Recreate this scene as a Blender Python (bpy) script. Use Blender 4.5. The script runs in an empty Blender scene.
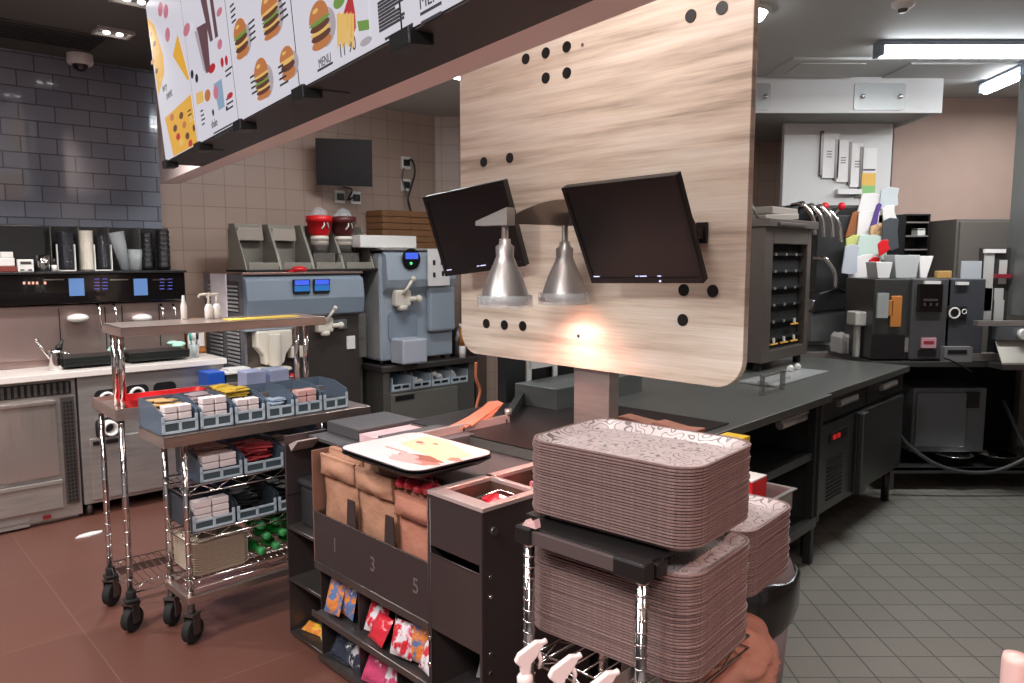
import bpy, bmesh, math, random
from mathutils import Vector, Matrix, noise
random.seed(7)
R = math.radians
scn = bpy.context.scene
COL = scn.collection

def lin(v):
    v /= 255.0
    return v/12.92 if v <= .04045 else ((v+.055)/1.055)**2.4
def rgb(r, g, b): return (lin(r), lin(g), lin(b), 1)

# ---------------------------------------------------------------- camera, world, exposure
FOC, CX, CY, EYE = 770.0, 512.0, 341.5, 1.6
PITCH = math.atan((CY-257.0)/FOC)
cam = bpy.data.cameras.new('camera'); cam_o = bpy.data.objects.new('camera', cam); COL.objects.link(cam_o)
cam.sensor_width = 36; cam.lens = 36*FOC/1024; cam.clip_start = .05
cam_o.location = (0, 0, EYE); cam_o.rotation_euler = (R(90)-PITCH, 0, 0)
scn.camera = cam_o
scn.view_settings.view_transform = 'Standard'; scn.view_settings.look = 'None'
scn.view_settings.exposure = 0.0; scn.view_settings.gamma = 1; scn.view_settings.use_curve_mapping = False
wd = bpy.data.worlds.new('world'); scn.world = wd; wd.use_nodes = True
wd.node_tree.nodes['Background'].inputs[0].default_value = rgb(205, 196, 196)
wd.node_tree.nodes['Background'].inputs[1].default_value = .52

def lamp(name, kind, loc, energy, color, rot=(0, 0, 0), size=.1, size_y=None, spot=None, blend=.5):
    l = bpy.data.lights.new(name, kind); l.energy = energy; l.color = color
    if kind == 'AREA':
        l.size = size
        if size_y: l.shape = 'RECTANGLE'; l.size_y = size_y
    else: l.shadow_soft_size = size
    if kind == 'SPOT': l.spot_size = R(spot); l.spot_blend = blend
    o = bpy.data.objects.new(name, l); o.location = loc; o.rotation_euler = rot; COL.objects.link(o); return o
WARM = (1, .80, .72); COOL = (.97, .99, 1.0); PINK = (1, .60, .52)
CEIL = 2.9
# fluorescent tubes and lamp of the kitchen, then two added fills
lamp('tube_light', 'AREA', (2.75, 4.68, CEIL-.12), 40, COOL, size=1.2, size_y=.12)
lamp('tube_light', 'AREA', (3.75, 5.45, CEIL-.12), 26, COOL, rot=(0, 0, R(55)), size=1.1, size_y=.12)
lamp('kitchen_lamp_light', 'AREA', (1.0, 3.25, CEIL-.12), 14, COOL, size=.2)
lamp('tube_light', 'AREA', (-.75, 5.0, CEIL-.12), 26, COOL, rot=(0, 0, R(47)), size=1.2, size_y=.12)  # fill added to brighten the beige wall; its fixture is made up
lamp('pass_ceiling_light', 'AREA', (-.05, 2.25, CEIL-.03), 14, (1, .96, .93), size=.5)  # unseen fill added to brighten the upper wooden screen
# downlights of the counter hall, then added fill panels and pink spots
DOWN = [(-1.98, 4.02), (-1.25, 3.35), (-2.9, 3.3), (-2.1, 2.0)]
for x, y in DOWN:
    lamp('downlight_light', 'SPOT', (x, y, CEIL-.04), 125, (1, .96, .93), size=.05, spot=125, blend=.7)
for x, y in [(-1.2, .6), (-.2, -.8), (-2.6, 1.2)]:
    lamp('hall_panel_light', 'AREA', (x, y, CEIL-.03), 62, (1, .96, .94), size=.6)  # soft unseen fills added over the hall to brighten the wooden screen
for x, y in [(1.5, .35), (-.6, .2)]:
    lamp('downlight_light', 'SPOT', (x, y, CEIL-.04), 170 if x > 0 else 40, PINK, size=.06, spot=120, blend=.7)  # added pink fills that tint the trays, not actual downlights

# ---------------------------------------------------------------- pixel rays (frame 1024x683) used only to find real-world positions
cp, sp_ = math.cos(PITCH), math.sin(PITCH)
def ray(x, y):
    a = (x-CX)/FOC; b = (CY-y)/FOC
    return (a, cp+b*sp_, -sp_+b*cp)
def atz(x, y, z):
    r = ray(x, y); t = (z-EYE)/r[2]; return (r[0]*t, r[1]*t)
def aty(x, y, Y):
    r = ray(x, y); t = Y/r[1]; return (r[0]*t, EYE+r[2]*t)

class Fr:
    """a placed local frame: origin on the floor and a heading"""
    def __init__(s, x, y, deg): s.o = (x, y); s.a = R(deg); s.c = math.cos(s.a); s.s = math.sin(s.a)
    def w(s, x, y): return (s.o[0]+x*s.c-y*s.s, s.o[1]+x*s.s+y*s.c)
    def l(s, X, Y):
        dx, dy = X-s.o[0], Y-s.o[1]; return (dx*s.c+dy*s.s, -dx*s.s+dy*s.c)
    def xy(s, px, py, z): return s.l(*atz(px, py, z))
    def xz(s, px, py, yl):
        r = ray(px, py); n = (-s.s, s.c)
        t = (yl+s.o[0]*n[0]+s.o[1]*n[1])/(r[0]*n[0]+r[1]*n[1])
        return (s.l(r[0]*t, r[1]*t)[0], EYE+r[2]*t)
W0 = Fr(0, 0, 0)
FC = Fr(-2.895, 4.305, 42.4)      # coffee wall: x along the counter, y to the wall
FP = Fr(.95, 3.151, 47)           # pass counter
FD = Fr(-.946, 3.097, -46)        # bag dispenser unit
FM = Fr(0, 0, -56)                # bulkhead and menu boards
F1 = Fr(-1.63, 3.155, 41)        # tall cart
F2 = Fr(-1.33, 3.055, 44)         # low cart
FW = Fr(-.167, 3.457, -46.5)      # wooden screen
FT = Fr(.358, 1.476, -43)         # tray stacks, origin at their near corner, x to the left is negative
# ---------------------------------------------------------------- materials
MATS = {}
def mat(name, c, rough=.5, metal=0, bump=0, bscale=40, var=0, vscale=6, emit=0, ecol=None, alpha=1, trans=0, coat=0, stretch=None):
    if name in MATS: return MATS[name]
    m = bpy.data.materials.new(name); m.use_nodes = True; MATS[name] = m
    nt = m.node_tree; b = nt.nodes['Principled BSDF']
    b.inputs['Base Color'].default_value = c; b.inputs['Roughness'].default_value = rough; b.inputs['Metallic'].default_value = metal
    if coat: b.inputs['Coat Weight'].default_value = coat
    if emit: b.inputs['Emission Color'].default_value = ecol or c; b.inputs['Emission Strength'].default_value = emit
    if alpha < 1: b.inputs['Alpha'].default_value = alpha
    if trans: b.inputs['Transmission Weight'].default_value = trans
    if bump or var:
        tc = nt.nodes.new('ShaderNodeTexCoord'); mp = nt.nodes.new('ShaderNodeMapping'); nt.links.new(tc.outputs['Object'], mp.inputs[0])
        if stretch: mp.inputs['Scale'].default_value = stretch
    if var:
        n = nt.nodes.new('ShaderNodeTexNoise'); n.inputs['Scale'].default_value = vscale; n.inputs['Detail'].default_value = 4; nt.links.new(mp.outputs[0], n.inputs['Vector'])
        mx = nt.nodes.new('ShaderNodeMix'); mx.data_type = 'RGBA'; mr = nt.nodes.new('ShaderNodeMapRange')
        mr.inputs[1].default_value = .3; mr.inputs[2].default_value = .7; nt.links.new(n.outputs[0], mr.inputs[0]); nt.links.new(mr.outputs[0], mx.inputs[0])
        mx.inputs[6].default_value = tuple(v*(1-var) for v in c[:3])+(1,); mx.inputs[7].default_value = tuple(min(1, v*(1+var)) for v in c[:3])+(1,)
        nt.links.new(mx.outputs[2], b.inputs['Base Color'])
    if bump:
        n = nt.nodes.new('ShaderNodeTexNoise'); n.inputs['Scale'].default_value = bscale; nt.links.new(mp.outputs[0], n.inputs['Vector'])
        bp = nt.nodes.new('ShaderNodeBump'); bp.inputs['Strength'].default_value = bump; bp.inputs['Distance'].default_value = .01
        nt.links.new(n.outputs[0], bp.inputs['Height']); nt.links.new(bp.outputs[0], b.inputs['Normal'])
    return m
def brick(name, c1, c2, cm, w, h, mortar, offset, rough, axes, coat=0, bumpd=.5, speck=0, rotz=0):
    """tile material; axes picks which object coordinates run along and up the tiles"""
    m = bpy.data.materials.new(name); m.use_nodes = True; MATS[name] = m
    nt = m.node_tree; b = nt.nodes['Principled BSDF']; b.inputs['Roughness'].default_value = rough
    tc = nt.nodes.new('ShaderNodeTexCoord'); sx = nt.nodes.new('ShaderNodeSeparateXYZ'); cx = nt.nodes.new('ShaderNodeCombineXYZ')
    nt.links.new(tc.outputs['Object'], sx.inputs[0])
    nt.links.new(sx.outputs[axes[0]], cx.inputs[0]); nt.links.new(sx.outputs[axes[1]], cx.inputs[1])
    mp = nt.nodes.new('ShaderNodeMapping'); mp.inputs['Rotation'].default_value = (0, 0, rotz); nt.links.new(cx.outputs[0], mp.inputs[0])
    br = nt.nodes.new('ShaderNodeTexBrick'); nt.links.new(mp.outputs[0], br.inputs['Vector'])
    br.offset = offset; br.inputs['Color1'].default_value = c1; br.inputs['Color2'].default_value = c2; br.inputs['Mortar'].default_value = cm
    br.inputs['Scale'].default_value = 1; br.inputs['Mortar Size'].default_value = mortar; br.inputs['Brick Width'].default_value = w; br.inputs['Row Height'].default_value = h
    br.inputs['Mortar Smooth'].default_value = .3
    out = br.outputs[0]
    if speck:
        n = nt.nodes.new('ShaderNodeTexNoise'); n.inputs['Scale'].default_value = 220; nt.links.new(mp.outputs[0], n.inputs['Vector'])
        mr = nt.nodes.new('ShaderNodeMapRange'); mr.inputs[1].default_value = .3; mr.inputs[2].default_value = .7; mr.inputs[3].default_value = 1-speck; mr.inputs[4].default_value = 1+speck
        nt.links.new(n.outputs[0], mr.inputs[0])
        mx = nt.nodes.new('ShaderNodeVectorMath'); mx.operation = 'SCALE'; nt.links.new(out, mx.inputs[0]); nt.links.new(mr.outputs[0], mx.inputs['Scale']); out = mx.outputs[0]
    nt.links.new(out, b.inputs['Base Color'])
    bp = nt.nodes.new('ShaderNodeBump'); bp.invert = True; bp.inputs['Strength'].default_value = bumpd; bp.inputs['Distance'].default_value = .006
    nt.links.new(br.outputs['Fac'], bp.inputs['Height']); nt.links.new(bp.outputs[0], b.inputs['Normal'])
    if coat: b.inputs['Coat Weight'].default_value = coat
    return m
STEEL = mat('brushed_steel', rgb(182, 176, 172), .34, .72, .08, 60, .12, 5, stretch=(1, 1, 8))
STEELD = mat('dark_steel', rgb(112, 106, 104), .38, .85, .08, 60, .15, 5)
STEELP = mat('pass_steel', rgb(96, 98, 98), .36, .8, .05, 30, .12, 3)
CHROME = mat('chrome', rgb(225, 222, 220), .12, 1)
BLACK = mat('black_plastic', rgb(22, 21, 22), .42)
BLACKG = mat('black_gloss', rgb(10, 10, 12), .12, coat=.5)
RUBBER = mat('rubber', rgb(24, 23, 23), .8)
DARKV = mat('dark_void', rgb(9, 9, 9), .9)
GRAPH = mat('graphite_metal', rgb(66, 60, 60), .45, .35, .04, 50, .1, 4)
WHITE = mat('white_plastic', rgb(225, 222, 218), .4)
CREAM = mat('cream_plastic', rgb(214, 206, 192), .45)
WHITEP = mat('white_paint', rgb(208, 206, 204), .55)
BLUEG = mat('blue_grey_plastic', rgb(124, 136, 149), .38)
BLUEL = mat('light_blue_grey_plastic', rgb(150, 160, 171), .38)
RED = mat('red_plastic', rgb(205, 22, 30), .4)
YEL = mat('yellow_paper', rgb(236, 204, 84), .55)
KRAFT = mat('kraft_paper', rgb(160, 116, 92), .75, 0, .5, 30, .12, 9)
KRAFTD = mat('kraft_paper_pink', rgb(164, 108, 88), .75, 0, .5, 30, .12, 9)
PAPER = mat('paper', rgb(228, 224, 222), .7)
BIN = mat('bin_plastic', rgb(96, 112, 130), .3, alpha=.72)
BINF = mat('bin_front_plastic', rgb(176, 190, 200), .35)
GREEN = mat('green_bottle', rgb(34, 130, 52), .2, coat=.3)
ORANGE = mat('orange_plastic', rgb(186, 118, 56), .5)
LEDB = mat('blue_display', rgb(60, 90, 200), .3, emit=.55, ecol=rgb(70, 100, 235))
LEDS = mat('slate_display', rgb(84, 116, 160), .3, emit=.35, ecol=rgb(84, 120, 175))
LEDR = mat('red_led', rgb(200, 30, 30), .3, emit=.35, ecol=rgb(230, 40, 40))
LEDW = mat('white_led', rgb(220, 220, 255), .3, emit=1.0, ecol=rgb(200, 205, 255))
TUBE = mat('fluorescent_tube', rgb(250, 252, 255), .3, emit=15, ecol=(.9, .95, 1, 1))
BULB = mat('bulb_glow', rgb(255, 250, 245), .3, emit=8, ecol=(1, .95, .9, 1))
HEAT = mat('heat_bulb', rgb(255, 200, 180), .3, emit=9, ecol=(1, .62, .5, 1))
GLASS = mat('clear_plastic', rgb(214, 220, 222), .1, alpha=.34)
SMOKE = mat('smoked_plastic', rgb(120, 116, 110), .2, alpha=.62)
BROWN = mat('brown_paint', rgb(176, 150, 138), .7, var=.03)

# ---------------------------------------------------------------- mesh builder
class MB:
    def __init__(s, M=None): s.bm = bmesh.new(); s.m = 0; s.M = M
    def _v(s, p):
        p = Vector(p)
        return s.bm.verts.new(s.M @ p if s.M else p)
    def _f(s, vs, smooth=False):
        try: f = s.bm.faces.new(vs)
        except ValueError: return None
        f.material_index = s.m; f.smooth = smooth; return f
    def box(s, x0, x1, y0, y1, z0, z1, m=None, rot=None):
        if m is not None: s.m = m
        P = [(x0, y0, z0), (x1, y0, z0), (x1, y1, z0), (x0, y1, z0), (x0, y0, z1), (x1, y0, z1), (x1, y1, z1), (x0, y1, z1)]
        if rot:  # (axis, degrees) about the box centre
            c = Vector(((x0+x1)/2, (y0+y1)/2, (z0+z1)/2)); Q = Matrix.Rotation(R(rot[1]), 3, rot[0]); P = [Q @ (Vector(p)-c)+c for p in P]
        v = [s._v(p) for p in P]
        for q in ((3, 2, 1, 0), (4, 5, 6, 7), (0, 1, 5, 4), (1, 2, 6, 5), (2, 3, 7, 6), (3, 0, 4, 7)): s._f([v[i] for i in q])
        return s
    def quad(s, a, b, c, d, m=None):
        if m is not None: s.m = m
        s._f([s._v(p) for p in (a, b, c, d)]); return s
    def prism(s, poly, axis, a0, a1, m=None):
        """poly in the two other coordinates (order x,y,z), extruded along axis"""
        if m is not None: s.m = m
        def P(u, v, w): return {'x': (w, u, v), 'y': (u, w, v), 'z': (u, v, w)}[axis]
        A = [s._v(P(u, v, a0)) for u, v in poly]; B = [s._v(P(u, v, a1)) for u, v in poly]; n = len(poly)
        s._f(A[::-1]); s._f(B)
        for i in range(n): s._f([A[i], A[(i+1) % n], B[(i+1) % n], B[i]])
        return s
    def cyl(s, p0, p1, r0, r1=None, n=14, m=None, cap=True):
        if m is not None: s.m = m
        r1 = r0 if r1 is None else r1; p0, p1 = Vector(p0), Vector(p1); d = (p1-p0).normalized()
        u = d.orthogonal().normalized(); v = d.cross(u)
        rings = []
        for p, r in ((p0, r0), (p1, r1)):
            rings.append([s._v(p+(u*math.cos(t)+v*math.sin(t))*r) for t in [2*math.pi*i/n for i in range(n)]])
        for i in range(n): s._f([rings[0][i], rings[0][(i+1) % n], rings[1][(i+1) % n], rings[1][i]], True)
        if cap: s._f(rings[0][::-1]); s._f(rings[1])
        return s
    def tube(s, pts, r, n=8, m=None, closed=False):
        if m is not None: s.m = m
        pts = [Vector(p) for p in pts]; rings = []; L = len(pts); u = None
        for i, p in enumerate(pts):
            a = pts[i-1] if (i > 0 or closed) else p; b = pts[(i+1) % L] if (i < L-1 or closed) else p
            d = (b-a).normalized()
            if u is None: u = d.orthogonal().normalized()
            else:
                u = u-d*u.dot(d); u = u.normalized() if u.length > 1e-6 else d.orthogonal().normalized()
            v = d.cross(u); rr = r[i] if isinstance(r, (list, tuple)) else r
            rings.append([s._v(p+(u*math.cos(t)+v*math.sin(t))*rr) for t in [2*math.pi*k/n for k in range(n)]])
        for i in range(L if closed else L-1):
            A, B = rings[i], rings[(i+1) % L]
            for k in range(n): s._f([A[k], A[(k+1) % n], B[(k+1) % n], B[k]], True)
        if not closed: s._f(rings[0][::-1]); s._f(rings[-1])
        return s
    def lathe(s, prof, c=(0, 0, 0), n=24, m=None, sm=True, a0=0, a1=360):
        if m is not None: s.m = m
        full = abs(a1-a0) >= 360; k = n if full else n+1; rings = []
        for r, z in prof:
            if r < 1e-6: rings.append([s._v((c[0], c[1], c[2]+z))])
            else: rings.append([s._v((c[0]+r*math.cos(t), c[1]+r*math.sin(t), c[2]+z)) for t in [R(a0+(a1-a0)*i/n) for i in range(k)]])
        for A, B in zip(rings, rings[1:]):
            for i in range(k if full else k-1):
                j = (i+1) % k
                if len(A) == 1 and len(B) == 1: continue
                if len(A) == 1: s._f([A[0], B[j], B[i]], sm)
                elif len(B) == 1: s._f([A[i], A[j], B[0]], sm)
                else: s._f([A[i], A[j], B[j], B[i]], sm)
        return s
    def loft(s, loops, m=None, sm=False, cap0=True, cap1=True):
        if m is not None: s.m = m
        V = [[s._v(p) for p in L] for L in loops]; n = len(V[0])
        for A, B in zip(V, V[1:]):
            for i in range(n): s._f([A[i], A[(i+1) % n], B[(i+1) % n], B[i]], sm)
        if cap0: s._f(V[0][::-1])
        if cap1: s._f(V[-1])
        return s
    def ball(s, c, r, n=12, m=None, sz=(1, 1, 1)):
        if m is not None: s.m = m
        prof = [(r*math.sin(math.pi*i/(n//2)), -r*math.cos(math.pi*i/(n//2))) for i in range(n//2+1)]
        M = s.M; s.M = (M or Matrix()) @ Matrix.Translation(c) @ Matrix.Diagonal((sz[0], sz[1], sz[2], 1)); s.lathe([(max(0, a) if a > 1e-5 else 0, b) for a, b in prof], n=n); s.M = M
        return s
    def text(s, txt, size, x, y, z, m=None, t=.0006, face='-y', align='LEFT'):
        """flat lettering standing in the xz plane and facing -y (or lying, facing +z)"""
        if m is not None: s.m = m
        cu = bpy.data.curves.new('t', 'FONT'); cu.body = txt; cu.size = size; cu.align_x = align; cu.extrude = t
        o = bpy.data.objects.new('t', cu); COL.objects.link(o); dg = bpy.context.evaluated_depsgraph_get(); dg.update()
        me = bpy.data.meshes.new_from_object(o.evaluated_get(dg))
        vs = []
        for v in me.vertices:
            p = v.co
            q = (x+p.x, y-p.z, z+p.y) if face == '-y' else (x+p.x, y+p.y, z+p.z)
            vs.append(s._v(q))
        for f in me.polygons: s._f([vs[i] for i in f.vertices])
        bpy.data.objects.remove(o); bpy.data.curves.remove(cu); bpy.data.meshes.remove(me)
        return s
    def mesh(s, name, mats, off=(0, 0, 0)):
        me = bpy.data.meshes.new(name)
        if any(off): bmesh.ops.translate(s.bm, verts=s.bm.verts, vec=Vector(off))
        bmesh.ops.recalc_face_normals(s.bm, faces=s.bm.faces)
        s.bm.to_mesh(me); s.bm.free()
        for m in (mats if isinstance(mats, (list, tuple)) else [mats]): me.materials.append(m)
        return me
BASE = {}
def thing(fr, name, label, cat, base, group=None):
    o = bpy.data.objects.new(name, None); COL.objects.link(o); o.empty_display_size = .05
    x, y = fr.w(base[0], base[1]); o.location = (x, y, base[2]); o.rotation_euler = (0, 0, fr.a)
    o['label'] = label; o['category'] = cat
    if group: o['group'] = group
    BASE[o.name] = base; return o
def bevel(o, w):
    if w:
        b = o.modifiers.new('bevel', 'BEVEL'); b.width = w; b.segments = 2; b.limit_method = 'ANGLE'; b.angle_limit = R(40); b.harden_normals = False
def part(root, name, mb, mats, bev=0, label=None, of=None):
    b = BASE[root.name]
    o = bpy.data.objects.new(name, mb.mesh(name, mats, (-b[0], -b[1], -b[2]))); COL.objects.link(o); o.parent = of or root
    bevel(o, bev)
    if label: o['label'] = label
    return o
def solo(fr, name, label, cat, base, mb, mats, group=None, bev=0, kind=None):
    o = bpy.data.objects.new(name, mb.mesh(name, mats, (-base[0], -base[1], -base[2]))); COL.objects.link(o)
    x, y = fr.w(base[0], base[1]); o.location = (x, y, base[2]); o.rotation_euler = (0, 0, fr.a)
    o['label'] = label; o['category'] = cat
    if group: o['group'] = group
    if kind: o['kind'] = kind
    bevel(o, bev); return o
def struct(fr, name, mb, mats, bev=0, parent=None):
    o = bpy.data.objects.new(name, mb.mesh(name, mats)); COL.objects.link(o)
    if parent: o.parent = parent
    else: o.location = (fr.o[0], fr.o[1], 0); o.rotation_euler = (0, 0, fr.a); o['kind'] = 'structure'
    bevel(o, bev); return o
def dup(root, loc=None, rotz=None, label=None, group=None, scale=None):
    def cp_(o, par):
        c = o.copy(); COL.objects.link(c)
        if par is not None: c.parent = par
        for ch in [k for k in o.children]: cp_(ch, c)
        return c
    r = cp_(root, None)
    if loc: r.location = loc
    if rotz is not None: r.rotation_euler = (0, 0, rotz)
    if scale: r.scale = scale
    if label: r['label'] = label
    if group: r['group'] = group
    return r
def rrect(x0, x1, y0, y1, r, z=0, n=5):
    P = []
    for cx, cy, a in ((x1-r, y1-r, 0), (x0+r, y1-r, 90), (x0+r, y0+r, 180), (x1-r, y0+r, 270)):
        for i in range(n+1): t = R(a+90*i/n); P.append((cx+r*math.cos(t), cy+r*math.sin(t), z))
    return P

# ================================================================ THE ROOM
FLK = brick('kitchen_tiles', rgb(124, 122, 114), rgb(117, 115, 106), rgb(80, 78, 72), .155, .155, .004, 0, .55, (0, 1), speck=.16, bumpd=.4)
FLB = brick('brown_floor_slabs', rgb(102, 66, 56), rgb(98, 63, 54), rgb(112, 78, 68), 9.0, .78, .0035, 0, .36, (0, 1), bumpd=.15, speck=.05)
TG = brick('grey_metro_tiles', rgb(140, 144, 156), rgb(124, 129, 142), rgb(92, 95, 104), .205, .103, .004, .5, .12, (0, 2), coat=.5, bumpd=.9)
TB = brick('beige_square_tiles', rgb(172, 148, 134), rgb(169, 145, 131), rgb(138, 116, 105), .165, .165, .003, 0, .4, (0, 2), bumpd=.4)
m = MB(); m.quad((-.9, -3.4, 0), (7, -3.4, 0), (7, 8.2, 0), (-.9, 8.2, 0)); struct(W0, 'floor', m, FLK)
# brown slabs of the customer side, laid at the angle of the counters
FB = Fr(.28, 1.75, 43)
m = MB(); m.box(-6, .0, 0, 7.5, -.02, .006); m.box(-6, 6, -7, 0, -.02, .006)
m = MB(); m.prism([(-6, -5), (-.1, -5), (-.1, 7.6), (-6, 7.6)], 'z', -.02, .006)
FB = Fr(.25, 1.75, -43)
m = MB(); m.prism([(-9, -7), (.35, -7), (.35, -.1), (.35, 3.2), (-9, 3.2)], 'z', -.02, .006)
m.bm.free(); m = MB()
# its seam to the kitchen tiles runs under the pass counter and the tray rack
pts = [(-7, -3.4), (1.0, -3.4), (.55, 1.2), (.75, 2.3), (-.75, 3.75), (.2, 4.9), (-.4, 8.2), (-7, 8.2)]
m.prism([FC.l(*p) for p in pts], 'z', -.02, .004); struct(FC, 'floor_hall', m, FLB)
CEILK = mat('kitchen_ceiling_paint', rgb(190, 190, 187), .7); CEILD = mat('dark_ceiling_panels', rgb(84, 84, 80), .75)
m = MB(); m.prism([(-7, -3.4), (1.06, -3.4), (1.06, .5), (-2.9, 6.5), (-3.2, 8.2), (-7, 8.2)], 'z', CEIL, CEIL+.1); struct(W0, 'ceiling', m, CEILD)
m = MB(); m.prism([(1.06, -3.4), (7, -3.4), (7, 8.2), (-3.2, 8.2), (-2.9, 6.5), (1.06, .5)], 'z', CEIL, CEIL+.1); struct(W0, 'ceiling_kitchen', m, CEILK)
m = MB(); m.box(-2.2, 1.15, .7, 1.1, 0, CEIL); struct(FC, 'wall_coffee', m, TG)
m = MB(); m.box(1.15, 4.05, .78, 1.1, 0, CEIL); struct(FC, 'wall_back', m, TB)
m = MB(); m.box(3.86, 4.0, .45, .78, 0, CEIL); m.box(3.86, 3.9, .44, .45, 0, CEIL); struct(FC, 'trim_1', m, mat('brown_column', rgb(92, 78, 70), .6))
m = MB(); m.box(-.75, 3.0, 7.35, 7.5, 0, CEIL); struct(W0, 'wall_far', m, TB)
m = MB(); m.box(3.05, 7, 6.5, 6.65, 0, CEIL); m.box(3.05, 3.15, 6.5, 7.4, 0, CEIL); struct(W0, 'wall_kitchen', m, BROWN)
m = MB(); m.box(6.5, 6.65, -3.4, 6.6, 0, CEIL); struct(W0, 'wall_right', m, BROWN)
m = MB(); m.box(-6.6, -6.4, -3.4, 6, 0, CEIL); struct(W0, 'wall_left', m, TG)

# bulkhead above the front counter, white with a dark casing that carries the menu screens
m = MB(); m.box(-5.8, 1.6, 1.0, 1.115, 2.1, CEIL-.002); struct(FM, 'trim_bulkhead', m, mat('bulkhead_glow_paint', rgb(246, 226, 222), .6))  # pink glow of the heat lamps put into the white paint
m = MB(); m.box(-4.5, 1.3, 0.80, .998, 2.092, CEIL-.004)
for s in (-3.8, -2.3): m.box(s-.05, s+.05, .85, .93, 2.088, 2.093)
struct(FM, 'trim_menu_casing', m, mat('casing_black', rgb(58, 56, 55), .55), bev=.004)

# wood slat screen decor
def wood():
    mt = bpy.data.materials.new('oak_laminate'); mt.use_nodes = True; nt = mt.node_tree; b = nt.nodes['Principled BSDF']; b.inputs['Roughness'].default_value = .42
    tc = nt.nodes.new('ShaderNodeTexCoord'); mp = nt.nodes.new('ShaderNodeMapping'); mp.inputs['Scale'].default_value = (.55, 1, 9); nt.links.new(tc.outputs['Object'], mp.inputs[0])
    n1 = nt.nodes.new('ShaderNodeTexNoise'); n1.inputs['Scale'].default_value = 1.6; n1.inputs['Detail'].default_value = 7; n1.inputs['Roughness'].default_value = .62; nt.links.new(mp.outputs[0], n1.inputs[0])
    mp2 = nt.nodes.new('ShaderNodeMapping'); mp2.inputs['Scale'].default_value = (1.2, 1, 90); nt.links.new(tc.outputs['Object'], mp2.inputs[0])
    n2 = nt.nodes.new('ShaderNodeTexNoise'); n2.inputs['Scale'].default_value = 2; n2.inputs['Detail'].default_value = 3; nt.links.new(mp2.outputs[0], n2.inputs[0])
    cr = nt.nodes.new('ShaderNodeValToRGB'); e = cr.color_ramp.elements; e[0].position = .33; e[0].color = rgb(180, 162, 144); e[1].position = .6; e[1].color = rgb(246, 236, 222)
    k = e.new(.42); k.color = rgb(216, 200, 182); k = e.new(.5); k.color = rgb(234, 220, 202)
    nt.links.new(n1.outputs[0], cr.inputs[0])
    mx = nt.nodes.new('ShaderNodeMix'); mx.data_type = 'RGBA'; mx.blend_type = 'MULTIPLY'; mx.inputs[0].default_value = .22
    c2 = nt.nodes.new('ShaderNodeValToRGB'); c2.color_ramp.elements[0].position = .35; c2.color_ramp.elements[0].color = (.55, .5, .46, 1); c2.color_ramp.elements[1].position = .6
    nt.links.new(n2.outputs[0], c2.inputs[0]); nt.links.new(cr.outputs[0], mx.inputs[6]); nt.links.new(c2.outputs[0], mx.inputs[7]); nt.links.new(mx.outputs[2], b.inputs['Base Color'])
    return mt
WOOD = wood()
sx0, sx1, sz0, sz1 = -.095, 1.335, 1.165, 2.86
t = thing(FW, 'wooden_screen', 'large pale wood-grain screen with rounded lower corners and black round plugs', 'screen', (.6, .01, 1.165))
m = MB(); P = []
r_ = .1
for i in range(9): a = R(180+90*i/8); P.append((sx0+r_+r_*math.cos(a), sz0+r_+r_*math.sin(a)))
for i in range(9): a = R(270+90*i/8); P.append((sx1-r_+r_*math.cos(a), sz0+r_+r_*math.sin(a)))
P += [(sx1, sz1), (sx0, sz1)]
m.prism(P, 'y', 0, .03); part(t, 'panel', m, WOOD, bev=.002)
for px, py in [(526, 59), (546, 53), (567, 47), (546, 78), (567, 73), (691, 16), (722, 8), (484, 162), (510, 158), (486.6, 323.5), (504.7, 325), (523, 326), (684, 290), (713, 291), (683, 320)]:
    x, z = FW.xz(px, py, 0); m = MB(); m.cyl((x, -.004, z), (x, .002, z), .021, n=20); part(t, 'plug', m, BLACK)
for px, py in [(583, 45), (579, 336)]:
    x, z = FW.xz(px, py, 0); m = MB(); m.cyl((x, -.005, z), (x, .002, z), .007, n=10); part(t, 'screw', m, CHROME)
x0, _ = FW.xz(578, 400, .06); x1, _ = FW.xz(613, 400, .06)
m = MB(); m.box(x0, x1, .035, .095, .902, 1.5); m.box(x0-.02, x1+.02, .03, .12, .902, .912)
solo(FW, 'support_post', 'brushed steel post carrying the wooden screen on the pass counter', 'post', ((x0+x1)/2, .06, .902), m, STEEL, bev=.002)

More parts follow.
